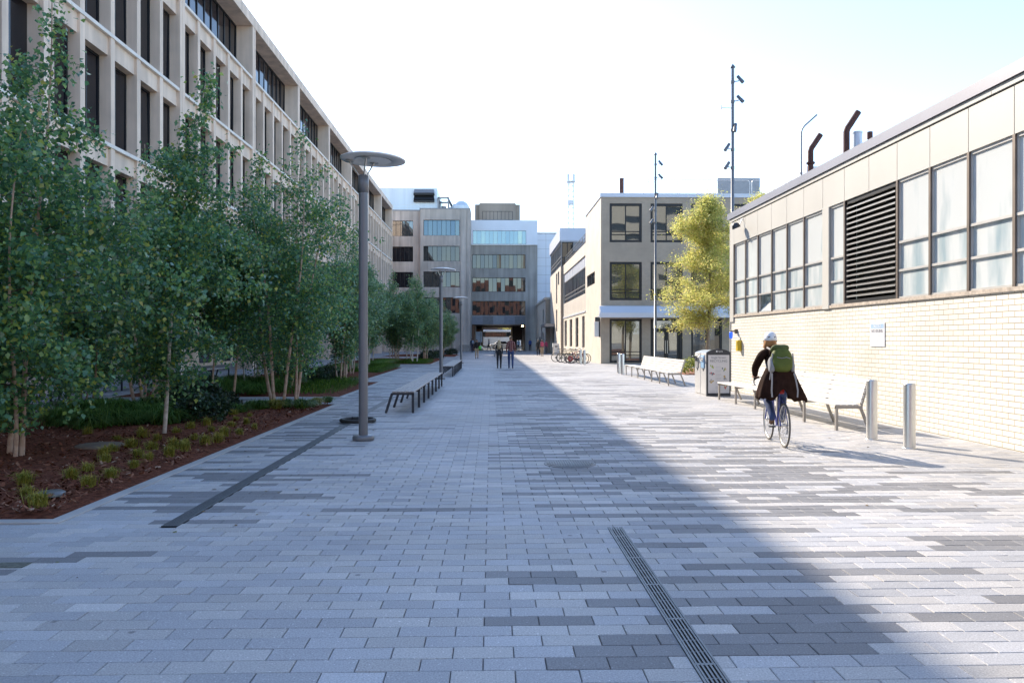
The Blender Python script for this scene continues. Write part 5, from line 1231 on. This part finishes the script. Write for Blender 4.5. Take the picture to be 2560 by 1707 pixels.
# ------------------------------------------------------------------ people
FIN = ((.030, .075, 1.0), (.012, .084, 1.05), (-.008, .078, 1.0), (-.026, .062, .85))
def skin_body(J, E_, mats, bone_mat, name, parent, level=2, extra=None):
    """J: name -> (pos, rx, ry); E_: list of (a, b). One continuous skinned surface; each face takes the material of its nearest bone."""
    names = list(J); idx = {k: i for i, k in enumerate(names)}
    me = bpy.data.meshes.new('rig'); me.from_pydata([J[k][0] for k in names], [(idx[a], idx[b]) for a, b in E_], [])
    o = bpy.data.objects.new('rig', me); col.objects.link(o)
    o.modifiers.new('skin', 'SKIN')
    if not me.skin_vertices: me.attributes
    for i, k in enumerate(names):
        sv = me.skin_vertices[0].data[i]; sv.radius = (J[k][1], J[k][2]); sv.use_root = (i == 0)
    o.modifiers['skin'].use_smooth_shade = True
    s = o.modifiers.new('sub', 'SUBSURF'); s.levels = level; s.render_levels = level
    bpy.context.view_layer.update()
    nm = bpy.data.meshes.new_from_object(o.evaluated_get(bpy.context.evaluated_depsgraph_get())); bpy.data.objects.remove(o)
    V = [Vector(v.co) for v in nm.vertices]; F_ = [tuple(p.vertices) for p in nm.polygons]; bpy.data.meshes.remove(nm)
    segs = [(Vector(J[a][0]), Vector(J[b][0]), bone_mat.get((a, b), 0), .5 * (J[a][1] + J[b][1])) for a, b in E_]
    mb = MB()
    mi = []
    for f in F_:
        c = sum((V[i] for i in f), Vector()) / len(f); best = 1e9; m = 0
        for a, b_, k, r_ in segs:
            d = b_ - a; t_ = max(0, min(1, (c - a).dot(d) / max(d.dot(d), 1e-9))); q = (c - a - d * t_).length / max(r_, .02)
            if q < best: best = q; m = k
        mi.append(m)
    mb.v = [tuple(v) for v in V]; mb.f = F_; mb.mi = mi; mb.sm = [True] * len(F_)
    if extra: extra(mb)
    return mb.build(name, mats, parent, local=True)
def hand(mb, w_, d, side, m, curl=.5, s=1.):
    """palm and five fingers rooted in the wrist end"""
    d = Vector(d).normalized(); side = Vector(side); side = (side - d * side.dot(d)).normalized(); nrm = d.cross(side)
    c = Vector(w_) + d * .045 * s
    vv = []; prof = ((0, .022, .015), (.03, .036, .016), (.07, .042, .014), (.088, .038, .011))
    for t_, a, b_ in prof:
        for j in range(10):
            q = 2 * math.pi * j / 10; vv.append(Vector(w_) + d * t_ * s + side * a * s * math.cos(q) + nrm * b_ * s * math.sin(q))
    mb.add(vv, [(i*10 + j, i*10 + (j+1) % 10, (i+1)*10 + (j+1) % 10, (i+1)*10 + j) for i in range(3) for j in range(10)] + [tuple(range(30, 40))], m, True)
    for off, L_, k in FIN:
        p0 = Vector(w_) + d * .078 * s + side * off * s; p1 = p0 + d * L_ * .45 * s + nrm * -.008 * curl; a1 = d * math.cos(curl) - nrm * math.sin(curl); p2 = p1 + a1 * L_ * .33 * s
        a2 = d * math.cos(curl * 2) - nrm * math.sin(curl * 2); p3 = p2 + a2 * L_ * .25 * s
        mb.tube([p0, p1, p2, p3], [.0095 * s, .009 * s, .008 * s, .0062 * s], 6, m)
    p0 = Vector(w_) + d * .03 * s + side * .03 * s; mb.tube([p0, p0 + d * .028 * s + side * .026 * s - nrm * .008, p0 + d * .06 * s + side * .032 * s - nrm * .018], [.011 * s, .010 * s, .007 * s], 6, m)
def head_extra(mb, J, m, face=1):
    hx, hy, hz = J['head'][0]; s = J['_s'] if '_s' in J else 1
    mb.tube([(hx, hy + .085, hz + .02), (hx, hy + .105, hz - .012), (hx, hy + .085, hz - .022)], [.008, .014, .008], 6, m)
    for sx in (-1, 1): mb.blob((hx + sx * .078, hy + .0, hz), (.012, .022, .033), 5, m); mb.blob((hx + sx * .032, hy + .085, hz + .022), (.013, .006, .007), 4, m + 0)
PM = {k: mat(k, c, r_, var=v, scale=9) for k, c, r_, v in (('navy_cloth', (.02, .025, .05), .85, .2), ('black_cloth', (.012, .012, .014), .8, .2), ('denim', (.035, .06, .15), .9, .2), ('khaki', (.42, .33, .22), .9, .1), ('dark_shoe', (.03, .02, .015), .5, .1), ('blue_shirt', (.2, .3, .42), .9, .1),
      ('grey_jacket', (.13, .13, .14), .85, .15), ('white_shirt', (.6, .6, .6), .85, .05), ('pink_cloth', (.55, .09, .17), .8, .15), ('royal_blue', (.03, .08, .3), .85, .15), ('brown_coat', (.030, .014, .010), .95, .3), ('brown_shoe', (.16, .09, .05), .6, .2), ('hair_brown', (.09, .045, .022), .6, .3), ('hair_dark', (.02, .014, .01), .6, .3), ('hair_blond', (.42, .31, .18), .55, .3), ('hair_auburn', (.33, .15, .05), .55, .4), ('pack_green', (.08, .105, .012), .75, .15), ('pack_olive', (.065, .09, .022), .75, .2), ('pack_grey', (.25, .26, .28), .75, .15), ('strap_grey', (.30, .29, .29), .8, .1), ('helmet_white', (.72, .74, .78), .3, .02), ('bag_green', (.12, .55, .06), .5, .1))}
# red checked shirt
pl = bpy.data.materials.new('plaid_cloth'); pl.use_nodes = True; t = pl.node_tree; b = t.nodes['Principled BSDF']; L = t.links.new
tc = t.nodes.new('ShaderNodeTexCoord'); sp_ = t.nodes.new('ShaderNodeSeparateXYZ'); L(tc.outputs['Object'], sp_.inputs[0])
def stripe(ax, per, wd, sh=0.):
    a = t.nodes.new('ShaderNodeMath'); a.operation = 'ADD'; a.inputs[1].default_value = 10 + sh; L(sp_.outputs[ax], a.inputs[0])
    m = t.nodes.new('ShaderNodeMath'); m.operation = 'MODULO'; m.inputs[1].default_value = per; L(a.outputs[0], m.inputs[0])
    l = t.nodes.new('ShaderNodeMath'); l.operation = 'LESS_THAN'; l.inputs[1].default_value = wd; L(m.outputs[0], l.inputs[0]); return l.outputs[0]
def mixc(f, a, bcol):
    m = t.nodes.new('ShaderNodeMix'); m.data_type = 'RGBA'; L(f, m.inputs[0])
    if isinstance(a, tuple): m.inputs[6].default_value = (*a, 1)
    else: L(a, m.inputs[6])
    m.inputs[7].default_value = (*bcol, 1); return m.outputs[2]
c_ = mixc(stripe(2, .11, .045), (.20, .03, .028), (.07, .014, .018)); c_ = mixc(stripe(0, .11, .04), c_, (.10, .016, .02)); c_ = mixc(stripe(2, .11, .010, .05), c_, (.42, .34, .30)); c_ = mixc(stripe(0, .11, .010, .05), c_, (.42, .34, .30))
L(c_, b.inputs['Base Color']); b.inputs['Roughness'].default_value = .9; PM['plaid'] = pl; PM['brown_coat'] = mat('brown_coat_cloth', (.026, .012, .0085), .95, var=.35, scale=7, bump=.7, bscale=9, spec=.12)

def walker(label, x, y, rz, h, top, legs, shoe='dark_shoe', hair='hair_brown', hair_kind='short', phase=.25, swing=.5, sleeves=True, female=False, arm_pose=None):
    s = h / 1.75; r_ = thing('person', label, 'person', (x, y, 0), rz); r_.scale = (s, s, s)
    ws = .86 if female else 1.
    st = phase; J = {}
    hipz = .93 - .03 * abs(st)
    J['pelvis'] = ((0, 0, .98), .15 * (1.02 if female else 1), .115); J['waist'] = ((0, .005, 1.12), .135 * ws, .105); J['chest'] = ((0, .01, 1.32), .165 * ws, .118); J['neckb'] = ((0, 0, 1.455), .075, .065); J['neck'] = ((0, .005, 1.52), .052, .055)
    J['head'] = ((0, .022, 1.615), .078, .092); J['crown'] = ((0, .012, 1.69), .066, .076)
    for sd, nm in ((-1, 'l'), (1, 'r')):
        f = st * sd
        J['sh' + nm] = ((sd * .165 * ws, 0, 1.425), .062 * ws, .06); 
        el = (sd * .215 * ws, -f * .22 * swing - .03, 1.165); wr = (sd * .225 * ws, -f * .5 * swing + .06, .925)
        if arm_pose and nm in arm_pose: el, wr = arm_pose[nm]
        J['el' + nm] = (el, .047, .047); J['wr' + nm] = (wr, .03, .034)
        J['hip' + nm] = ((sd * .088, 0, hipz - .02), .092, .1); kb = max(0, -f)
        J['kn' + nm] = ((sd * .095, f * .30 + .06 + kb * .1, .50 + kb * .02), .062, .066); J['ca' + nm] = ((sd * .095, f * .42 - kb * .12 + .0, .33), .054, .058)
        J['an' + nm] = ((sd * .095, f * .62 - kb * .12 - .02, .09 + kb * .12), .04, .044); J['to' + nm] = ((sd * .10, f * .62 - kb * .10 + .15, .04 + kb * .02), .042, .035)
    E_ = [('pelvis', 'waist'), ('waist', 'chest'), ('chest', 'neckb'), ('neckb', 'neck'), ('neck', 'head'), ('head', 'crown')]; bm_ = {('neckb', 'neck'): 3, ('neck', 'head'): 3, ('head', 'crown'): 3, ('pelvis', 'waist'): 0}
    for n_ in 'lr':
        E_ += [('neckb', 'sh' + n_), ('sh' + n_, 'el' + n_), ('el' + n_, 'wr' + n_), ('pelvis', 'hip' + n_), ('hip' + n_, 'kn' + n_), ('kn' + n_, 'ca' + n_), ('ca' + n_, 'an' + n_), ('an' + n_, 'to' + n_)]
        bm_[('el' + n_, 'wr' + n_)] = 0 if sleeves else 3
        for e in (('pelvis', 'hip'), ('hip', 'kn'), ('kn', 'ca'), ('ca', 'an')): bm_[(e[0] + (n_ if e[0] != 'pelvis' else ''), e[1] + n_)] = 1
        bm_[('an' + n_, 'to' + n_)] = 2
    def ex(mb):
        head_extra(mb, J, 3)
        for sd, n_ in ((-1, 'l'), (1, 'r')):
            e, w_ = Vector(J['el' + n_][0]), Vector(J['wr' + n_][0]); d = w_ - e; hand(mb, w_, d, (0, 1, .2), 3, .5 if sd > 0 else .5)
    skin_body(J, E_, [PM.get(top, M.get(top)), PM[legs], PM[shoe], M['skin']], bm_, 'body', r_, 2, ex)
    hm = MB(); hx, hy, hz = J['head'][0]; n_ = 9; k = 18; vv = []
    for i in range(n_ + 1):
        ph = math.pi * .5 * i / n_ if hair_kind == 'short' else math.pi * .5 * i / n_
        for j in range(k):
            a = 2 * math.pi * j / k; back = max(0, -math.sin(a)); z = .105 * math.cos(ph) - (.05 * back + .015) * (i / n_) ** 2 - (.0 if math.sin(a) < .5 else -.03 * (i / n_)); rr = math.sin(ph)
            vv.append((hx + .09 * rr * math.cos(a), hy - .012 + (.104 * rr) * math.sin(a), hz + .035 + z))
    hm.add(vv, [(i*k + j, i*k + (j+1) % k, (i+1)*k + (j+1) % k, (i+1)*k + j) for i in range(n_) for j in range(k)], 0, True)
    if hair_kind == 'long':
        rows = ((1.66, .085, -.075, .03), (1.56, .105, -.085, .04), (1.46, .125, -.105, .045), (1.36, .13, -.13, .04), (1.27, .105, -.135, .035), (1.19, .05, -.13, .02)); vv = []
        for z, wd, yy, th in rows:
            for j in range(16):
                a = 2 * math.pi * j / 16; vv.append((wd * math.cos(a) * (1 + .06 * math.sin(j * 5 + z * 30)), yy + th * math.sin(a) + .01 * math.sin(j * 3 + z * 20), z + .015 * math.sin(j * 4)))
        hm.add(vv, [(i*16 + j, i*16 + (j+1) % 16, (i+1)*16 + (j+1) % 16, (i+1)*16 + j) for i in range(5) for j in range(16)] + [tuple(range(80, 96))], 0, True)
    hm.build('hair', PM[hair], r_, local=True)
    return r_
def on(px, py): return G(px, py)
x, y = on(1248, 922); W1 = walker('woman with long blond hair in black jacket walking away beside the man in plaid', x, y, 0, 1.64, 'black_cloth', 'black_cloth', 'dark_shoe', 'hair_blond', 'long', .28, .5, female=True)
m_ = MB(); m_.bar((-.14, -.13, 1.42), (.20, -.09, 1.0), .02, .008); m_.build('strap', PM['strap_grey'], W1, local=True)
b_ = thing('shoulder_bag', 'small pale grey bag hanging at the left hip of the blond woman', 'bag', (x - .25, y, .68)); m_ = MB(); m_.box(-.05, .05, -.13, .13, 0, .26, bev=.03); m_.build('pouch', PM['pack_grey'], b_, local=True)
m_ = MB(); m_.tube([(0, -.12, .25), (.03, -.07, .42), (.05, 0, .5), (.03, .07, .42), (0, .12, .25)], .008, 6); m_.build('handle', PM['strap_grey'], b_, local=True)
x, y = on(1277, 922); walker('man in a red plaid shirt and blue jeans walking away in mid walk', x, y, 0, 1.84, 'plaid', 'denim', 'brown_shoe', 'hair_brown', 'short', -.2, .4)
x, y = on(1192, 897); W3 = walker('man in black jacket and khaki trousers walking towards us with a green bag', x, y, math.pi, 1.66, 'black_cloth', 'khaki', 'dark_shoe', 'hair_dark', 'short', .16, .4, arm_pose={'l': ((-.24, -.02, 1.18), (-.30, .20, 1.08))})
b_ = thing('shopping_bag', 'bright green and white bag carried by the man in khaki trousers', 'bag', (x + .33, y - .2, .82)); m_ = MB(); m_.blob((0, 0, .13), (.19, .12, .17), 8); m_.build('bag_body', PM['bag_green'], b_, local=True); m_ = MB(); m_.blob((.12, -.03, .12), (.11, .1, .12), 7); m_.tube([(-.08, 0, .26), (-.03, 0, .33), (.05, 0, .33), (.1, 0, .26)], .012, 6); m_.build('white_side', PM['white_shirt'], b_, local=True)
x, y = on(1180, 882); W4 = walker('man in dark navy clothes with a pale shoulder bag walking away near the steps', x, y, 0, 1.84, 'navy_cloth', 'navy_cloth', 'dark_shoe', 'hair_dark', 'short', .22)
b_ = thing('backpack', 'pale grey backpack on the man in dark navy clothes', 'bag', (x + .12, y - .2, 1.15)); m_ = MB(); m_.box(-.14, .14, -.08, .09, 0, .42, bev=.05); m_.build('pack', PM['blue_shirt'], b_, local=True); m_ = MB(); m_.box(-.1, .1, -.12, -.081, .04, .2, bev=.015); m_.build('pocket', PM['pack_grey'], b_, local=True)
x, y = 1.25 - .85, 123.; walker('dark silhouetted person striding across the bright end of the passage', -.35, 124.6, R(100), 1.75, 'royal_blue', 'black_cloth', 'dark_shoe', 'hair_dark', 'short', .42, .7)
x, y = on(1296, 878); walker('person in a light blue shirt and dark jeans entering the passage', x, y, 0, 1.72, 'blue_shirt', 'navy_cloth', 'dark_shoe', 'hair_dark', 'short', .2)
walker('person in dark blue standing in the shade right of the passage', 5.8, 116.6, R(170), 1.78, 'royal_blue', 'navy_cloth', 'dark_shoe', 'hair_dark', 'short', .08)
x, y = on(1355, 892); W8 = walker('person in khaki trousers walking away on the right with a pink backpack', x, y, 0, 1.66, 'grey_jacket', 'khaki', 'brown_shoe', 'hair_brown', 'short', .24, female=True)
b_ = thing('backpack', 'pink backpack on the walker in khaki trousers', 'bag', (x, y - .17, 1.0)); m_ = MB(); m_.box(-.15, .15, -.13, .06, 0, .46, bev=.06); m_.build('pack', PM['pink_cloth'], b_, local=True); m_ = MB(); m_.box(-.1, .1, -.17, -.131, .05, .2, bev=.015); m_.build('pocket', PM['pink_cloth'], b_, local=True)
x, y = on(1347, 890); walker('person in black walking beside the one with the pink backpack', x, y + 1, 0, 1.68, 'black_cloth', 'black_cloth', 'dark_shoe', 'hair_dark', 'short', -.2)
walker('person in dark clothes waiting by the far canopy door', 6.0, 93.5, R(60), 1.7, 'black_cloth', 'navy_cloth', 'dark_shoe', 'hair_dark', 'short', .06)
walker('person in a faded pink top standing by the far litter bin', 6.35, 90.5, R(200), 1.62, 'pink_cloth', 'grey_jacket', 'dark_shoe', 'hair_brown', 'short', .05, female=True)

# ------------------------------------------------------------------ the cyclist
HB_ = (4.42, 11.72, 0.); HR = -R(6.5)
bk = bicycle('blue bicycle ridden by the person in the long brown coat', cols['blue_bike'], None, False, HB_, HR, 0., mat('grey_tyre', (.09, .085, .08), .7))
m_ = MB(); m_.box(-.035, .035, .12, .17, .80, .88, bev=.012); m_.build('tail_light', mat('red_reflector', (.45, .02, .015), .25, emit=.02), bk, local=True)
m_ = MB(); m_.tube([(-.255, .73, 1.03), (-.275, .80, .99), (-.275, .80, .93), (-.262, .75, .89)], .012, 8); m_.tube([(.255, .73, 1.03), (.275, .80, .99), (.275, .80, .93), (.262, .75, .89)], .012, 8); m_.build('brake_lever', 'steel', bk, local=True)
cy = thing('person', 'cyclist in a long brown coat and white helmet riding away past the white bench', 'person', HB_, HR)
J = {'pelvis': ((0, .20, 1.015), .165, .135), 'waist': ((-.02, .27, 1.17), .14, .115), 'chest': ((-.04, .38, 1.34), .19, .13), 'neckb': ((-.055, .44, 1.455), .075, .07), 'neck': ((-.065, .475, 1.51), .05, .05), 'head': ((-.085, .52, 1.585), .074, .09), 'crown': ((-.09, .515, 1.65), .062, .074),
     'shl': ((-.235, .40, 1.405), .08, .075), 'ell': ((-.325, .50, 1.18), .064, .064), 'wrl': ((-.29, .635, 1.045), .042, .042), 'shr': ((.125, .42, 1.415), .066, .064), 'elr': ((.22, .52, 1.18), .052, .052), 'wrr': ((.265, .64, 1.045), .034, .034),
     'hipl': ((-.09, .24, .97), .105, .11), 'knl': ((-.135, .61, .74), .07, .072), 'cal': ((-.13, .40, .60), .06, .062), 'anl': ((-.125, .20, .43), .046, .048), 'tol': ((-.125, .31, .325), .042, .035),
     'hipr': ((.09, .24, .97), .105, .11), 'knr': ((.135, .63, .76), .07, .072), 'car': ((.13, .62, .57), .06, .062), 'anr': ((.125, .55, .40), .046, .048), 'tor': ((.125, .66, .325), .042, .035)}
E_ = [('pelvis', 'waist'), ('waist', 'chest'), ('chest', 'neckb'), ('neckb', 'neck'), ('neck', 'head'), ('head', 'crown')]; bm_ = {('neckb', 'neck'): 3, ('neck', 'head'): 3, ('head', 'crown'): 3}
for n_ in 'lr':
    E_ += [('neckb', 'sh' + n_), ('sh' + n_, 'el' + n_), ('el' + n_, 'wr' + n_), ('pelvis', 'hip' + n_), ('hip' + n_, 'kn' + n_), ('kn' + n_, 'ca' + n_), ('ca' + n_, 'an' + n_), ('an' + n_, 'to' + n_)]
    for e in (('hip', 'kn'), ('kn', 'ca'), ('ca', 'an')): bm_[(e[0] + n_, e[1] + n_)] = 1
    bm_[('an' + n_, 'to' + n_)] = 2
def ex(mb):
    head_extra(mb, J, 3)
    for sd, n_ in ((-1, 'l'), (1, 'r')):
        w_ = Vector(J['wr' + n_][0]); hand(mb, w_, Vector((sd * -.005, .085, -.02)), (sd * -1, 0, 0), 3, 1.1)
skin_body(J, E_, [PM['brown_coat'], PM['denim'], PM['brown_shoe'], M['skin']], bm_, 'body', cy, 2, ex)
# coat skirt: open in front, draped either side of the rear wheel
sk = MB(); n_, k = 8, 40; vv = []
for lay in (0, 1):
    for i in range(n_ + 1):
        u = i / n_
        for j in range(k + 1):
            a = R(-152 + 304 * j / k); sx, cx = math.sin(a), math.cos(a)      # a = 0 is straight back
            rx = .205 + .085 * math.sin(u * 2.2) + (.06 + .07 * (sx > 0)) * u ** 2.5 * abs(sx); ry = .165 + .09 * u
            fold = .02 * u * math.sin(j * 1.15 + 1.2 * u) + .012 * u * math.sin(j * 2.3)
            z = 1.19 - u * (.475 - .15 * math.exp(-(sx / .3) ** 2) * (cx > 0) + .02 * math.sin(j * .9)) - .03 * (sx > 0) * u
            off = -.012 if lay else 0
            vv.append(((rx + fold + off) * sx - .01 + .02 * u * (sx > 0), .245 - (ry + fold + off) * cx - .03 * u * abs(cx) + .02 * u, z))
q = (k + 1); ff = []
for lay in (0, 1):
    o_ = lay * (n_ + 1) * q; ff += [(o_ + i*q + j, o_ + i*q + j + 1, o_ + (i+1)*q + j + 1, o_ + (i+1)*q + j) for i in range(n_) for j in range(k)]
o_ = (n_ + 1) * q; ff += [(n_*q + j, n_*q + j + 1, o_ + n_*q + j + 1, o_ + n_*q + j) for j in range(k)]
sk.add(vv, ff, 0, True); sk.build('coat_skirt', PM['brown_coat'], cy, local=True)
m_ = MB()
for pts in ([(-.165, .06, 1.12), (-.175, .02, .98), (-.185, .0, .86), (-.18, -.015, .76)], [(.16, .06, 1.12), (.185, .02, .98), (.20, .0, .86), (.19, -.015, .76)]):
    for i in range(3): m_.bar(pts[i], pts[i + 1], .022, .004, up=(0, 1, 0))
m_.build('coat_trim', PM['strap_grey'], cy, local=True)
hm = MB(); hx, hy, hz = J['head'][0]; vv = []
for i, (z, wx, wy) in enumerate(((.06, .082, .095), (.0, .092, .098), (-.05, .102, .092), (-.085, .10, .08), (-.105, .07, .055))):
    for j in range(20):
        a = 2 * math.pi * j / 20; fr = max(0, math.sin(a)); vv.append((hx - .008 + wx * math.cos(a) * (1 + .05 * math.sin(j * 3.1 + i)), hy - .02 + wy * (math.sin(a) if math.sin(a) < 0 else math.sin(a) * .35), hz + z + .012 * math.sin(j * 2.2 + i)))
hm.add(vv, [(i*20 + j, i*20 + (j+1) % 20, (i+1)*20 + (j+1) % 20, (i+1)*20 + j) for i in range(4) for j in range(20)] + [tuple(range(80, 100))], 0, True); hm.build('hair', PM['hair_auburn'], cy, local=True)
he = thing('cycle_helmet', 'white cycling helmet with two dark vents on the cyclist', 'helmet', HB_, HR)
m_ = MB(); prof = [(.001, .128), (.04, .122), (.075, .098), (.096, .06), (.104, .02), (.106, -.012), (.098, -.018)]; m_.lathe(prof, (hx, hy - .005, hz + .045), 30, sx=.95, sy=1.18); m_.build('shell', PM['helmet_white'], he, local=True)
m_ = MB()
for sx in (-.045, .04): m_.bar((hx + sx - .017, hy - .108, hz + .078), (hx + sx + .017, hy - .111, hz + .084), .012, .016, up=(0, 1, 0))
for sx in (-.05, .05):
    for sy in (-.02, .05): m_.box(hx + sx - .012, hx + sx + .012, hy + sy - .02, hy + sy + .02, hz + .135, hz + .146)
m_.build('vent', 'black', he, local=True)
m_ = MB(); m_.tube([(hx - .098, hy + .0, hz + .03), (hx - .088, hy + .03, hz - .05), (hx - .04, hy + .06, hz - .10), (hx + .04, hy + .06, hz - .10), (hx + .088, hy + .03, hz - .05), (hx + .098, hy, hz + .03)], .007, 6); m_.build('chin_strap', 'black', he, local=True)
# rucksack
pk = thing('backpack', 'bright green rucksack with grey side pockets on the back of the cyclist', 'bag', HB_, HR)
def rbox(mb, c, h, tilt, p=3.2, n=14, m=0, top=None):
    vv = []; k = n * 2; ct, s_ = math.cos(tilt), math.sin(tilt)
    for i in range(n + 1):
        th = math.pi * i / n - math.pi / 2
        for j in range(k):
            a = 2 * math.pi * j / k; f = lambda v: math.copysign(abs(v) ** (2 / p), v)
            x = h[0] * f(math.cos(th)) * f(math.cos(a)); yy = h[1] * f(math.cos(th)) * f(math.sin(a)); z = h[2] * f(math.sin(th))
            if z > 0: x *= 1 - .22 * (z / h[2]) ** 2
            yy += .008 * math.sin(z * 40 + x * 25); vv.append((c[0] + x, c[1] + yy * ct - z * s_ * -1, c[2] + z * ct - yy * s_))
    mb.add(vv, [(i*k + j, i*k + (j+1) % k, (i+1)*k + (j+1) % k, (i+1)*k + j) for i in range(n) for j in range(k)], m, True)
TL = .38
m_ = MB(); rbox(m_, (-.005, .145, 1.315), (.155, .115, .195), TL); m_.build('pack', PM['pack_green'], pk, local=True)
m_ = MB(); rbox(m_, (-.015, .215, 1.49), (.135, .10, .045), TL); m_.build('lid', PM['pack_olive'], pk, local=True)
m_ = MB(); rbox(m_, (-.155, .15, 1.24), (.045, .09, .12), TL); rbox(m_, (.15, .16, 1.25), (.032, .085, .12), TL); m_.build('side_pocket', PM['pack_grey'], pk, local=True)
m_ = MB(); m_.tube([(-.10, .035, 1.36), (-.03, .022, 1.345), (.04, .022, 1.36), (.10, .035, 1.34)], .006, 5); m_.tube([(-.11, .03, 1.25), (0, .012, 1.24), (.11, .03, 1.25)], .005, 5); m_.build('lash_cord', PM['pack_grey'], pk, local=True)
m_ = MB()
for sx in (-1, 1):
    m_.tube([(sx * .10 - .03, .30, 1.47), (sx * .115 - .04, .40, 1.50), (sx * .125 - .04, .49, 1.42), (sx * .14 - .03, .46, 1.3), (sx * .15 - .02, .33, 1.17)], .016, 6)
    m_.bar((sx * .15, .10, 1.42), (sx * .165, .08, 1.16), .02, .006, up=(0, 1, 0)); m_.bar((sx * .17, .10, 1.16), (sx * .20, .06, 1.02), .015, .005, up=(0, 1, 0))
m_.build('strap', PM['strap_grey'], pk, local=True)
